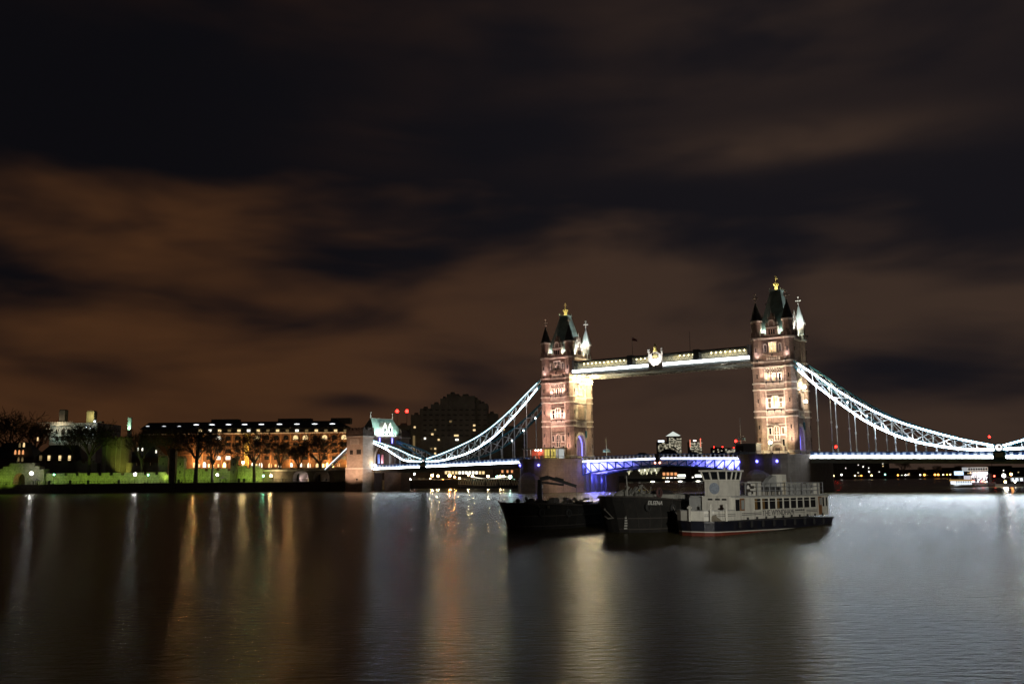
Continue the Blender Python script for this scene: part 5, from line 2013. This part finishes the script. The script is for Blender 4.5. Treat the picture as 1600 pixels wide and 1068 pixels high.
for i in range(7):
    spot((t.location.x + Xh(318 + 36 * i), Yh - 9, 13), (t.location.x + Xh(318 + 36 * i), Yh, 25), (1, .60, .28), 6500, 110, .8, .5, t)  # added spots that wash the upper facade

# big dark stepped hotel behind the chains
Yt = 560
cg = M('dark_concrete', (.105, .10, .095), .9, var=.25, scale=.25)
x0, x1, _, _z = span(612, 822, 640, 755, Yt)
t = thing('concrete_hotel', 'huge dark stepped concrete hotel with few lit windows behind the chains', 'hotel', ((x0 + x1) / 2, Yt, 4.3), 0)
Xt = lambda px: at(px, 690, Yt).x - t.location.x
Zt = lambda py: at(700, py, Yt).z - 4.3
for pa, pb, py, y0, y1 in ((640, 657, 646, 6, 26), (655, 673, 637, 3, 30), (672, 690, 630, 4, 30), (687, 700, 621, 5, 28), (697, 716, 614, 6, 26), (714, 742, 618, 3, 30), (738, 750, 623, 6, 28), (748, 762, 630, 4, 28), (760, 778, 645, 7, 28), (776, 823, 668, 10, 30), (614, 642, 662, 8, 26)):
    b = MB().box(Xt(pa), Xt(pb), y0, y1, 0, Zt(py))
    for zz in range(4, int(Zt(py)) - 1, 4):
        b.box(Xt(pa) - .1, Xt(pb) + .1, y0 - .5, y0 - .003, zz, zz + 1.1)
    m_ = (Xt(pb) - Xt(pa))
    b.box(Xt(pa) + m_ * .3, Xt(pa) + m_ * .62, y0 + 2, y0 + 6, Zt(py) + .003, Zt(py) + 1.4)
    b.build('wing', cg, t)
random.seed(2)
dw = M('dark_window', (.012, .012, .014), .3)
for row, py in enumerate((640, 648, 656, 664, 672, 680)):
    for k in range(11):
        px = 664 + k * 9.4
        if 612 + 4 * row + (30 if k < 2 and row < 1 else 0) > 1e9:
            continue
        lim = 638 if px < 690 else 632 if px < 760 else 650
        if py > lim:
            window(t, px, py, 5.2, 2.2, Yt + 2.3, dw)
for px, py, m_, pw in ((648, 667, win_y, 3), (664, 684.5, win_w, 3), (675.5, 678, win_y, 3.4), (685.5, 686.5, win_y, 3), (713, 680, win_y, 7), (714, 686.5, win_w, 5), (741, 664.2, win_y, 3.6), (741, 671.5, win_y, 4), (674, 700.5, win_d, 3), (680, 700.5, win_y, 3), (680, 708, win_y, 3), (787, 670.5, win_y, 3), (680, 671, win_d, 3), (704, 658, win_d, 4)):
    window(t, px, py, pw, 2.8, Yt + 2.2, m_, 'lit_window')
b = MB().box(Xt(645.5), Xt(647), -2, 9, 8, 26)
b.build('stair_light', win_d, t)
for px in (620.5, 635.8):
    p = at(px, 642, Yt + 10)
    m_ = MB().tube((p.x - t.location.x, 10, Zt(662)), (p.x - t.location.x, 10, p.z - 4.3), .15, .1, 6).build('beacon_mast', dark, t)
    MB().ball((p.x - t.location.x, 10, p.z - 4.3), 1.0, 10).build('red_beacon', lampr, t)
spot(at(700, 735, Yt - 30), at(700, 690, Yt), (1, .85, .7), 26000, 120, .9, 2, t)  # added spot that lifts the hotel's dark front

# low waterside buildings under the far span
t = block('quay_building', 'low glass building with a bright lit upper storey behind the quay lamps', 690, 770, 731, 530, 14, plain)
for k in range(12):
    window(t, 697 + k * 5.3, 738, 3.6, 4.5, 530, win_w if 3 < k < 10 else win_y)
t = block('quay_building', 'small dark building with three orange windows beside the far pier', 772, 822, 731, 532, 12, plain)
for px in (785, 793, 800, 815):
    window(t, px, 736, 3, 4, 532, win_o)
t = block('quay_building', 'dark low shed behind the brightest lamp under the far span', 585, 690, 738, 528, 12, plain)
for px in (614, 628, 655, 662):
    window(t, px, 748, 2.4, 4, 528, win_d)

# small kiosks and tents by the hotel
for px0, px1, yt, lab, cm in ((440, 452, 742, 'white framed gabled tent, left one of the pair on the quay', 0), (452, 464, 742, 'white framed gabled tent right of its twin on the quay', 0)):
    x0, x1, _, zt = span(px0, px1, yt, 755, 424)
    w, h = (x1 - x0) / 2, zt - 4.3
    t = thing('gabled_tent', lab, 'tent', ((x0 + x1) / 2, 424, 4.3), 0)
    b = MB()
    for yy in (0, 4):
        for s in (-1, 1):
            b.bar((s * w, yy, 0), (s * w, yy, h * .6), .18)
            b.bar((s * w, yy, h * .6), (0, yy, h), .22)
    b.build('frame', whitepaint, t)
    b = MB().xprism([(0, h * .6), (0, h * .62), (4, h * .62), (4, h * .6)], -w, w)
    b.build('canvas', M('canvas_dark', (.12, .11, .10), .9), t)
for px0, px1, yt, Y, lab, col in ((461, 467, 738, 426, 'narrow pink lit panel by the small bare tree', (.5, .36, .36)), (468.5, 481, 738, 427, 'wide pink lit panel between tree and pavilion', (.52, .38, .38))):
    x0, x1, _, zt = span(px0, px1, yt, 755, Y)
    t = thing('pink_panel', lab, 'hoarding', ((x0 + x1) / 2, Y, 4.3), 0)
    w, h = (x1 - x0) / 2, zt - 4.3
    MB().box(-w, w, 0, .3, .8, h).build('board', M('pink_board', col, .8), t)
    b = MB()
    for s in (-1, 1):
        b.box(s * w * .9 - .1, s * w * .9 + .1, .3, .6, 0, h - .3)
    b.build('support', dark, t)
    spot((t.location.x, Y - 5, 5), (t.location.x, Y, 4.3 + h * .6), (1, .8, .85), 700, 90, .6, .2, t)
for px, yt, hw, Y, lab in ((489, 744.5, 12, 424, 'open pavilion with low pyramid roof beside the quay lamp'), (347.5, 744.5, 4.2, 428, 'small dark pavilion with pointed roof before the green wall'), (57, 747, 4, 428, 'tiny dark hut with pointed roof right of the archway')):
    p = at(px, 755, Y)
    zt = at(px, yt, Y).z - 4.3
    w = hw * Y / F
    t = thing('pavilion', lab, 'pavilion', (p.x, Y, 4.3), 0)
    b = MB()
    for sx in (-1, 1):
        for sy in (-1, 1):
            b.box(sx * w * .85 - .12, sx * w * .85 + .12, sy * w * .85 - .12, sy * w * .85 + .12, 0, zt * .62)
    b.build('post', dark if hw < 10 else M('post_tan', (.35, .28, .2), .8), t)
    MB().prism([(-w, -w), (w, -w), (w, w), (-w, w)], zt * .62, zt, .08).build('roof', M('pavilion_roof', (.07, .06, .055), .8) if hw < 10 else M('pavilion_roof_tan', (.3, .25, .2), .8), t)
    if hw > 10:
        MB().box(-w * .7, w * .7, w * .3, w * .5, 0, zt * .5).build('lit_back', win_y, t)

# river wall railing along the wharf
r = thing('quay_railing', 'dark iron railing along the wharf edge under the castle wall', 'railing', (0, 0, 4.3), 0)
b = MB()
edge = [(-420, 452), (-236, 428), (-114, 411), (-66, 409.4)]
for (xa, ya), (xb, yb) in zip(edge, edge[1:]):
    n = int(hypot(xb - xa, yb - ya) / 1.5)
    for zz in (.45, 1.15):
        b.bar((xa, ya + .8, zz), (xb, yb + .8, zz), .09)
    for k in range(n + 1):
        f = k / n
        x, y = xa + (xb - xa) * f, ya + (yb - ya) * f + .8
        b.bar((x, y, 0), (x, y, 1.25), .12)
b.build('rails', dark, r)
for i, (px, yo) in enumerate(((75, 0), (108, 0), (136, 0), (184, 0), (278, 0), (372, 1), (380, 1))):
    p = at(px, 754, 421)
    t = thing('quay_bin', ['round dark litter bin on the wharf below the small green lamp', 'dark litter bin on the wharf midway along the green wall', 'dark litter bin before the tall forked tree on the wharf', 'dark litter bin just left of the middle white wharf lamp', 'dark litter bin by the lit square tower doorway', 'dark low plinth below the bright green wall end', 'second dark plinth below the bright green wall end'][i], 'litter bin', (p.x, 422, 4.3), 0)
    MB().lathe([(.5, 0), (.6, .2), (.62, 1.1), (.5, 1.3)], (0, 0, 0), 10).build('drum', dark, t)
    MB().lathe([(.64, 1.3), (.5, 1.6), (.1, 1.75)], (0, 0, 0), 10).build('lid', dark, t)

# green floodlights of the castle wall
GREEN = (.56, 1, .09)
for i, px in enumerate((-14, 6, 56, 80, 104, 128, 152, 176, 200, 224, 248, 281, 300, 324, 346, 378, 400)):
    p = at(px, 752, 422)
    t = thing('wall_floodlight', 'low wharf floodlight throwing green light on the castle wall', 'floodlight', (p.x, 424, 4.3), 0, 'green floodlights along the wharf')
    MB().box(-.25, .25, -.2, .2, 0, .5).build('housing', dark, t)
    MB().box(-.2, .2, .21, .25, .1, .42).build('lens', E('green_lens', (.5, 1, .2), 2), t)
    spot((p.x, 424.4, 4.9), (p.x, 432, 7.4), GREEN, 780 if px < 356 else 1200, 125, .7, .3, t)
spot((at(190, 750, 436).x, 438, 6), (at(186, 700, 446).x, 452, 20), (.75, .8, .12), 6000, 60, .7, .4, t)
spot((at(258, 750, 430).x, 430, 5), (at(256, 720, 437).x, 437, 14), (.6, .9, .12), 1200, 70, .7, .4, t)

# lamps of the wharf, the hotel quay and the quay under the far span
WL = [(49, 739, 426, 'w', 'brightest white wharf lamp, beside the gatehouse archway', 1.15), (84.5, 741, 428, 'g', 'green tinged small lamp left end of the green wall', .6),
      (211, 740.5, 424, 'w', 'bright white wharf lamp before the long green wall', 1.1), (231.5, 741.5, 426, 'g', 'small green tinged lamp near the dark square tower', .6),
      (339.5, 741.5, 424, 'w', 'white wharf lamp between two bare trees', .85), (411.5, 743, 424, 'g', 'green tinged lamp at the end of the bright green wall', .7),
      (423.5, 742.5, 424, 'y', 'warm white lamp left of the gabled tents', .85), (489, 743, 420, 'w', 'white lamp over the pyramid roofed pavilion', .9),
      (526, 744, 424, 'w', 'white lamp before the viaduct arch', .6), (545, 743.5, 424, 'w', 'white lamp close beside the approach tower', .65),
      (380, 722, 440, 'y', 'amber lamp above the bright green wall, below the ochre stair tower', .95), (547, 716.5, 430, 'o', 'orange lamp on the left flank of the approach tower', .8),
      (637, 741, 470, 'w', 'brightest white quay lamp under the far span', 1.6), (640.5, 749, 468, 'w', 'low white lamp just below the brightest quay lamp', 1.0), (647.5, 740, 472, 'w', 'small white lamp right of the brightest quay lamp', .6),
      (675.5, 742, 470, 'y', 'warm quay lamp below the chain pin, left of its neighbour', .95), (684.5, 743.2, 471, 'y', 'smaller warm quay lamp below the chain pin', .8),
      (702.5, 742.5, 470, 'o', 'big orange quay lamp left of the gangway', 1.3), (710.5, 744.5, 471, 'o', 'small orange quay lamp left of the gangway', .8), (718, 746.5, 470, 'y', 'low warm lamp at the gangway head', .7),
      (692, 749.5, 468, 'o', 'low orange lamp near the water below the big orange one', .6), (672, 747, 474, 'y', 'tiny warm lamp low on the quay left of the orange ones', .4), (683, 751.5, 468, 'w', 'tiny white lamp near the water below the warm quay lamps', .45),
      (732, 740.8, 474, 'y', 'warm lamp above the left end of the gangway', .85), (738.5, 743.5, 474, 'y', 'second warm lamp above the gangway, lower', .85), (762.5, 743.5, 474, 'y', 'warm lamp above the middle of the gangway', .9),
      (781.5, 743.5, 474, 'y', 'warm lamp above the gangway, left of a touching pair', .8), (787, 743.8, 474, 'y', 'warm lamp above the gangway, right of a touching pair', .8), (797, 744.5, 472, 'c', 'large cyan white lamp near the far pier', 1.3), (776.5, 744, 474, 'c', 'small cyan lamp upright above the gangway', .6)]
LM = {'w': (lampw, (1, .95, .88), 1.), 'g': (lampg, (.3, 1, .6), .5), 'y': (lampy, (1, .74, .34), .8), 'o': (lampo, (1, .4, .1), 1.), 'c': (lampc, (.5, 1, .85), 1.)}
for px, py, Y, c, lab, rr in WL:
    p = at(px, py, Y)
    z0 = 4.3
    t = thing('quay_lamp', lab, 'street lamp', (p.x, Y, z0), 0, 'lamps along the far quay')
    h = p.z - z0
    MB().tube((0, 0, 0), (0, 0, h), .12, .08, 6).build('post', dark, t)
    m_, col, k = LM[c]
    MB().ball((0, 0, h), rr * .62, 10).build('lamp_globe', m_, t)
    if rr > .65:
        point((p.x, Y - 1.6, p.z + .2), col, (120 if px < 350 else 400 if c in 'wg' else 1500) * k * rr**2, .3, t)
        # added spot that strengthens the lamp's reflection without lighting the walls
        spot((p.x, Y - .9, p.z), (p.x * .8, Y - 80, -4), col, (700 if px < 350 else 2400 if px < 560 else 7000) * k * rr**2, 120, .8, .4, t)

# gangway truss and pontoon beside the far pier
p0, p1 = at(716, 752, 455), at(818, 757, 440)
t = thing('gangway', 'pale zigzag truss gangway sloping down to the pontoon by the far pier', 'gangway', (p0.x, p0.y, 0), atan2(p1.y - p0.y, p1.x - p0.x))
ln = hypot(p1.x - p0.x, p1.y - p0.y)
za, zc = p0.z + 1.4, p1.z + 1.6
b = MB()
n = 26
for yy in (0, 2.4):
    for k in range(n):
        a, c = k / n, (k + 1) / n
        za_, zc_ = za + (zc - za) * a, za + (zc - za) * c
        m_ = (a + c) / 2
        zm = za + (zc - za) * m_
        b.bar((ln * a, yy, za_ - 2.6), (ln * m_, yy, zm + .5), .2)
        b.bar((ln * m_, yy, zm + .5), (ln * c, yy, zc_ - 2.6), .2)
    b.bar((0, yy, za - 2.6), (ln, yy, zc - 2.6), .3)
    b.bar((0, yy, za + .5), (ln, yy, zc + .5), .26)
b.build('truss', M('gangway_pale', (.55, .52, .42), .6), t)
MB().box(0, ln, .15, 2.25, za - 3.3, za - 2.9).build('walkway', dark, t)
t = thing('pontoon', 'dark floating pontoon under the gangway beside the far pier', 'pontoon', (at(775, 760, 440).x, 442, 0), 0)
MB().box(-18, 15, -3, 3, -.6, 1.2).build('hull', dark, t)
b = MB()
for k in range(6):
    b.tube((-17 + k * 6, -3.3, -1), (-17 + k * 6, -3.3, 4), .25, .25, 8)
b.build('pile', dark, t)
t = thing('light_garland', 'sagging string of white lights over the gangway', 'string lights', at(735, 744, 452), 0)
b = MB()
pts = []
q0 = at(735, 744, 452)
for k in range(17):
    f = k / 16
    q = at(735 + 58 * f, 744 + 3.4 * sin(pi * min(1, f * 1.02)), 452)
    pts.append(tuple(q - q0))
b.poly_tube(pts, .16, 5)
b.build('light_cord', E('cord_glow', (1, .92, .75), 1.8), t)

# ------------------------------------------------------------------ far skyline beyond the bridge
FY = 3000
tow = M('far_tower_glass', (.10, .11, .10), .4)
t = block('far_skyscraper', 'tall far skyscraper with glowing white pyramid roof', 1045, 1064.5, 682, FY, 8, tow, 'skyscraper', z0=2.2)
w = t['w']
h = t['h']
MB().prism([(-w * .92, 1), (w * .92, 1), (w * .92, 40), (-w * .92, 40)], h + 4, at(1054, 673.3, FY).z - 2.2, 0.02, 0, 20).build('pyramid_roof', E('pyramid_glow', (.92, 1, .92), .75), t)
random.seed(4)
far_w = E('far_window', (1, .92, .68), .75)
far_w2 = E('far_window_dim', (1, .88, .6), .25)


def strips(t, px0, px1, y0, y1, step, frac):
    y = y0
    while y < y1:
        x = px0
        while x < px1:
            w = random.uniform(.8, 3.2)
            if random.random() < frac:
                window(t, min(x + w / 2, px1 - .4), y, w, random.uniform(.7, 1.1), FY, far_w if random.random() < .6 else far_w2, proud=.6)
            x += w + .5
        y += step


strips(t, 1045.4, 1064, 684, 709, 1.75, .78)
t = block('far_skyscraper', 'far skyscraper with bright white sign along its flat top', 1028, 1044.5, 690, FY, 8, tow, 'skyscraper', z0=2.2)
strips(t, 1028.4, 1044, 694, 706, 1.6, .75)
window(t, 1033, 688.8, 9.5, 2.6, FY, E('roof_sign', (.85, .92, 1), 2.2), 'roof_sign', proud=1)
window(t, 1036.5, 692.2, 4, 1.1, FY, far_w, 'small_sign', proud=1)
t = block('far_skyscraper', 'far skyscraper edged with two red light columns', 1077, 1097, 690, FY, 8, tow, 'skyscraper', z0=2.2)
strips(t, 1078.5, 1096, 691.5, 711, 1.65, .74)
for px, yt in ((1078.3, 686.5), (1094.5, 685)):
    window(t, px, (yt + 698) / 2, 1.5, 698 - yt, FY - 1, E('red_column', (1, .3, .18), 1.0), 'red_light_column', proud=1)
window(t, 1085.5, 688, 5, 2.0, FY - 1, E('white_red_sign', (1, .8, .75), 2.4), 'roof_sign', proud=1)
b = MB().ball((at(1094.5, 685.5, FY).x - t.location.x, 0, at(1094.5, 685.5, FY).z - 2.2), 1.6, 6)
b.build('beacon', lampr, t)
t = block('far_skyscraper', 'low far tower with two red roof lights near the control cabin mast', 1113, 1130, 699, FY, 8, M('far_tower_dark', (.03, .03, .03), .8), 'skyscraper', z0=2.2)
strips(t, 1114, 1128, 702, 707, 1.7, .3)
for px, py in ((1115.5, 698), (1129, 697.7)):
    MB().ball((at(px, py, FY).x - t.location.x, 0, at(px, py, FY).z - 2.2), 1.7, 6).build('beacon', lampr, t)
t = block('far_skyscraper', 'low far tower with scattered bright windows and one red roof light', 1131, 1149, 700, FY, 8, M('far_tower_dark'), 'skyscraper', z0=2.2)
strips(t, 1133, 1148, 702, 708, 1.5, .7)
MB().ball((at(1146.5, 699, FY).x - t.location.x, 0, at(1146.5, 699, FY).z - 2.2), 1.7, 6).build('beacon', lampr, t)

wh_ = M('warehouse_dark', (.035, .033, .035), .9, var=.3)
for px0, px1, yt, lab in ((985, 1030, 706, 'dark warehouse with lit gable behind the bascule, left end'), (1024, 1072, 700, 'dark peaked warehouse roof below the pyramid topped tower'), (1068, 1112, 705, 'dark flat warehouse between the two lit far towers'), (1108, 1160, 708, 'low dark warehouse beside the near tower pier')):
    t = block('warehouse', lab, px0, px1, yt, 840, 30, wh_, 'warehouse', z0=2.2, roof='hip')
    pc = (px0 + px1) / 2
    window(t, pc, 713, 2.2, 2.4, 840, win_d)
    window(t, pc + 9, 712, 2.0, 2.4, 840, win_y if px0 < 1000 else win_d)
t = block('flat_house', 'pale columned waterside block lit from below under the bascule', 952, 1036, 727, 700, 20, M('pale_render', (.36, .36, .30), .8, var=.2), 'apartment block', z0=2.2)
for k, (px, wv) in enumerate(((958, 1.), (966, .8), (970.5, .6), (984, .9), (1003, .9), (1007, .6), (1012, 1.2), (1019, .8), (1027, .9))):
    p = at(px, 752, 697)
    MB().box(p.x - t.location.x - .5, p.x - t.location.x + .5, -.9, 0, 0, t['h'] - .5).build('pilaster', M('pale_render'), t)
    spot((p.x, 697.2, 3), (p.x, 699.6, 14), (1, .97, .75), 3800 * wv, 60, .8, .2, t)
for k in range(10):
    window(t, 957 + k * 8.4, 734, 2, 3.5, 700, win_w if k in (5, 6, 8) else glassd)
t = block('flat_house', 'waterside block with a row of orange windows over white shopfronts', 1036, 1078, 730, 698, 20, plain, 'apartment block', z0=2.2)
for k in range(4):
    window(t, 1035 + 2.5 + k * 6.1, 740, 4, 4.6, 698, win_o)
for k in range(4):
    window(t, 1037 + k * 6, 747, 4, 3.6, 698, win_w if k else win_y)
window(t, 1065, 742.5, 12, 3.5, 698, E('bright_front', (.95, 1, .9), 2.5), 'shopfront')
window(t, 1064, 747.5, 13, 3.2, 698, win_w, 'shopfront')
t = block('flat_house', 'waterside block with wide white shopfront left of the wheelhouse', 1080, 1165, 730, 696, 20, plain, 'apartment block', z0=2.2)
window(t, 1092, 743, 12, 4, 696, E('bright_front', (.95, 1, .9), 2.5), 'shopfront')
window(t, 1079.5 + 3, 747, 2.4, 5.5, 696, win_w)
for px in (1090, 1096, 1113, 1126):
    window(t, px, 748.5, 4, 3, 696, win_w)
for i, (px, lab) in enumerate(((957, 'tiny white lamp at the waterside under the bascule by the far pier'), (1020, 'small white waterside lamp beneath the columned block'), (1043, 'wide white waterside lamp beneath the orange windows'), (1063, 'dim white waterside lamp between two brighter ones'), (1091, 'white waterside lamp close left of the wheelhouse'))):
    p = at(px, 758.5, 640)
    t = thing('jetty_lamp', lab, 'lamp', (p.x, 640, 0), 0, 'low lamps on the far waterside')
    MB().tube((0, 0, -1), (0, 0, max(.3, p.z)), .3, .2, 6).build('post', dark, t)
    b = MB().ball((0, 0, 0), .55, 8)
    b.map(lambda x, y, z: (x * 2.8, y, z * .8 + max(.4, p.z)))
    b.build('lamp_globe', E('jetty_glow', (1, .95, .8), 5), t)

# far bank on the right, under the near span
rb = M('far_bank_block', (.022, .02, .02), .95)
for i, (px0, px1, yt, lab) in enumerate(((1294, 1345, 722, 'dark terrace of buildings under the near span beside the near pier'), (1345, 1378, 724, 'dark block with scattered window lights under the near span'), (1376, 1389, 720, 'dark slim tower block with three lit windows on the far bank'), (1389, 1425, 734, 'low dark shed on the far bank with tiny white lights'), (1425, 1470, 736, 'low dark shed with orange lights on the far bank'), (1470, 1530, 733, 'dark low building behind the lit ferry'), (1530, 1625, 730, 'dark building behind the white starry lamp at the right edge'))):
    t = block('bank_building', lab, px0, px1, yt, 720 + 6 * i, 24, rb, 'building', z0=2.2)
    random.seed(30 + i)
    for k in range(5 if px1 - px0 > 20 else 3):
        window(t, random.uniform(px0 + 3, px1 - 3), random.uniform(yt + 3, 745), random.uniform(1, 2), random.uniform(1, 1.8), 720 + 6 * i, random.choice((win_w, win_y, win_w)), proud=.3)
for a in ((1412, 748, 716, 716, 0, 1., 'dark bare tree on the far bank under the near span, taller'), (1440, 748, 727, 716, 1, 2., 'dark bare tree on the far bank left of the orange lamps'), (1465, 748, 725, 716, 2, 3., 'dark bare tree on the far bank over the orange lamps'), (1500, 748, 724, 716, 0, 4., 'dark bare tree on the far bank behind the ferry')):
    tree(*a, group='dark trees on the far bank')
FL = [(1298, 738.4, 'w', 1.8, 'wide white lamp on the far bank beside the near pier'), (1302, 746.8, 'y', 1.4, 'warm low lamp on the far bank beside the near pier'), (1315, 741.2, 'w', 1., 'white lamp on the far bank, third from the near pier'), (1336, 743.6, 'y', .9, 'warm lamp on the far bank before a lit strip'), (1346, 743.5, 'o', .8, 'orange lamp on the far bank at the end of a lit strip'), (1362, 744.6, 'y', 1., 'pale green yellow lamp on the far bank'), (1383, 740.8, 'c', 1., 'cyan lamp on the far bank below the slim tower block'), (1403, 743, 'o', .9, 'orange lamp on the far bank below a dark tree'), (1415, 744, 'w', .7, 'tiny white lamp on the far bank by the orange one'), (1438, 743.6, 'w', .8, 'white lamp on the far bank left of the orange group'), (1444.5, 743, 'o', 1.2, 'orange lamp on the far bank next to a white one'), (1461, 742.6, 'o', 1.2, 'left one of two big orange lamps on the far bank'), (1466, 742.6, 'o', 1.2, 'right one of two big orange lamps on the far bank'), (1474, 743.5, 'y', .8, 'warm lamp right of the two big orange lamps'), (1480, 743.6, 'o', .8, 'orange lamp left of the lit ferry'), (1485, 743.4, 'y', .8, 'warm lamp touching the lit ferry'), (1358, 736.5, 'w', .8, 'white lamp high on the far bank under the near span')]
for px, py, c, rr, lab in FL:
    p = at(px, py, 700)
    t = thing('bank_lamp', lab, 'street lamp', (p.x, 700, 2.2), 0, 'lamps along the far bank')
    h = max(.5, p.z - 2.2)
    MB().tube((0, 0, 0), (0, 0, h), .14, .1, 6).build('post', dark, t)
    MB().ball((0, 0, h), rr * .62, 8).build('lamp_globe', {'w': E('bank_w', (1, .95, .85), 9), 'y': E('bank_y', (1, .75, .35), 8), 'o': E('bank_o', (1, .38, .06), 9), 'c': E('bank_c', (.4, 1, .8), 5)}[c], t)
for px, py, Y, hh, lab in ((1546, 682, 640, 60, 'red warning light on a slim mast left of the white roundel'), (1306, 697.5, 640, 50, 'red warning light on a mast between the near span hangers')):
    p = at(px, py, Y)
    t = thing('beacon_mast', lab, 'mast', (p.x, Y, 2.2), 0)
    MB().tube((0, 0, 0), (0, 0, p.z - 2.2), .25, .1, 6).build('pole', dark, t)
    MB().ball((0, 0, p.z - 2.2), .8, 8).build('beacon', lampr, t)

# ferry and pier at the far right
Yf = 340
def fz(py, px=1520):
    return at(px, py, Yf).z


p = at(1502, 760, Yf)
t = thing('river_ferry', 'small white river ferry with gold roof edge and glowing cabin', 'ferry', (p.x, Yf, 0), 0)
u = Yf / F
b = MB().loft([[(-12 * u, -.8, .3), (-12.5 * u, .8, 1.2), (-12.5 * u, 2.6, 1.2), (-12 * u, 2.6, .3)], [(0, -1.6, -.3), (0, -1.8, 1.0), (0, 4, 1.0), (0, 4, -.3)], [(16 * u, -1.6, -.3), (16 * u, -1.8, 1.0), (16 * u, 4, 1.0), (16 * u, 4, -.3)]])
b.build('hull', M('ferry_white', (.5, .5, .48), .5), t)
MB().box(-10 * u, 14 * u, -1.2, 3, 1.003, fz(751)).build('cabin', M('cabin_glow', (.5, .5, .5), .5, em=(.82, .92, 1), es=1.3), t)
b = MB()
for k in range(7):
    x = (-9.4 + k * 3.6) * u
    b.box(x, x + .12, -1.27, -1.2, 1.0, fz(751))
b.box(-10 * u, 14 * u, -1.27, -1.2, 1.9, 2.05)
b.build('mullion', dark, t)
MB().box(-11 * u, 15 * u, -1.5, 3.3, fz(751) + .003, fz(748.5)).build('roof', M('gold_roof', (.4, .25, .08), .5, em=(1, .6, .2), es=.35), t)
p = at(1534, 760, Yf + 9)
t = thing('river_ferry', 'larger three decked white river ferry with red lights and windowed top deck', 'ferry', (p.x, Yf + 9, 0), 0)
MB().loft([[(-20 * u, 0, .2), (-21 * u, 1, 1.6), (-21 * u, 4, 1.6), (-20 * u, 4, .2)], [(22 * u, 0, .2), (23 * u, 0, 1.6), (23 * u, 5, 1.6), (22 * u, 5, .2)]]).build('hull', M('ferry_dark', (.06, .06, .07), .5), t)
MB().box(-17 * u, 10 * u, .4, 5, 1.61, fz(743)).build('lower_deck', M('ferry_cabin', (.6, .6, .62), .5, em=(.9, .88, 1), es=.55), t)
b = MB().box(-4 * u, 12 * u, .6, 5, fz(743) + .003, fz(736.5))
b.build('middle_deck', M('ferry_cabin'), t)
MB().box(-19 * u, 14 * u, .8, 5, fz(735.8), fz(729.5)).build('top_deck', M('ferry_top', (.6, .6, .6), .5, em=(1, .95, .9), es=.22), t)
for k in range(8):
    x = (-17.5 + k * 3.9) * u
    MB().box(x, x + .6, .7, .79, fz(734.2), fz(730.8)).build('window', glassd, t)
b = MB()
for k in range(9):
    x = (-16 + k * 3.1) * u
    b.box(x, x + .1, .3, .39, 1.7, fz(743))
    b.bar((x, .34, 1.7 + (k % 3) * .5), (x + .75, .34, 2.4 + (k % 2) * .9), .12)
b.box(-17 * u, 12 * u, .3, .39, 2.4, 2.6)
b.box(-18 * u, 13 * u, .3, .39, fz(737), fz(736))
b.build('railing', dark, t)
MB().box(-34 * u, -25 * u, 1, 4, fz(742), fz(735.5)).build('lit_screen', E('screen_blue', (.6, .8, 1), 1.5), t)
MB().box(-31 * u, -28 * u, 2, 3, 1.61, fz(742) - .003).build('screen_post', dark, t)
for px, py in ((1521, 751.5), (1535.5, 752), (1536.5, 744), (1554, 743.5)):
    MB().ball((at(px, py, Yf + 9).x - p.x, .1, fz(py, px)), .32, 6).build('red_lamp', E('ferry_red', (1, .1, .06), 12), t)
b = MB().tube((-6 * u, 3, fz(729.5)), (-6 * u, 3, fz(724)), .06, .04, 5)
b.build('aerial', dark, t)
random.seed(77)
for k in range(34):
    x, zz = random.uniform(-16, 11) * u, fz(random.uniform(737, 754))
    MB().ball((x, .15, zz), random.uniform(.1, .2), 6).build('deck_bulb', E('bulb_white', (.9, .92, 1), 9) if k % 4 else E('bulb_warm', (1, .6, .3), 8), t)
for k in range(5):
    x = (-14 + k * 5.2) * u
    MB().box(x, x + 2.6 * u, .3, .395, 1.7, 3.4).build('door', M('ferry_door', (.05, .05, .07), .5), t)
MB().tube((17 * u, 1, -.5), (17 * u, 1, fz(740)), .5, .5, 8).build('mooring_pile', dark, t)
p = at(1585, 758, Yf + 4)
t = thing('landing_stage', 'low landing stage with glazed white bays at the right edge', 'landing stage', (p.x, Yf + 4, 0), 0)
MB().box(-30 * u, 40 * u, 0, 6, -.5, .9).build('pontoon', dark, t)
b = MB().box(-4 * u, 40 * u, .5, 5, fz(746, 1585), fz(744.5, 1585))
b.build('roof', M('stage_roof', (.08, .09, .08), .7), t)
for k in range(5):
    x = (-2 + k * 7) * u
    MB().box(x, x + 4.4 * u, 1, 1.1, fz(751.5, 1585), fz(746.5, 1585)).build('lit_bay', E('bay_glow', (.85, .92, 1), 1.3), t)
    MB().box(x + 5.4 * u, x + 6.2 * u, .8, 1.2, .9, fz(746, 1585)).build('post', dark, t)
for px, py, c, rr, lab in ((1568.5, 742.5, 'w', 1., 'brilliant white lamp on the landing stage at the right edge'), (1570.5, 752.5, 'y', .55, 'low warm lamp under the brilliant one on the landing stage'), (1580, 740.5, 'o', .7, 'orange lamp right of the brilliant landing stage lamp'), (1586, 752, 'w', .5, 'low white lamp at the landing stage glazed bays')):
    p = at(px, py, Yf)
    t = thing('stage_lamp', lab, 'lamp', (p.x, Yf, 0), 0, 'lamps of the landing stage')
    MB().tube((0, 0, -.4), (0, 0, p.z), .1, .08, 6).build('post', dark, t)
    MB().ball((0, 0, p.z), rr * .62, 8).build('lamp_globe', LM[c][0], t)
    if rr > .9:
        point((p.x, Yf - 1.5, p.z), (1, .95, .9), 2500, .3, t)
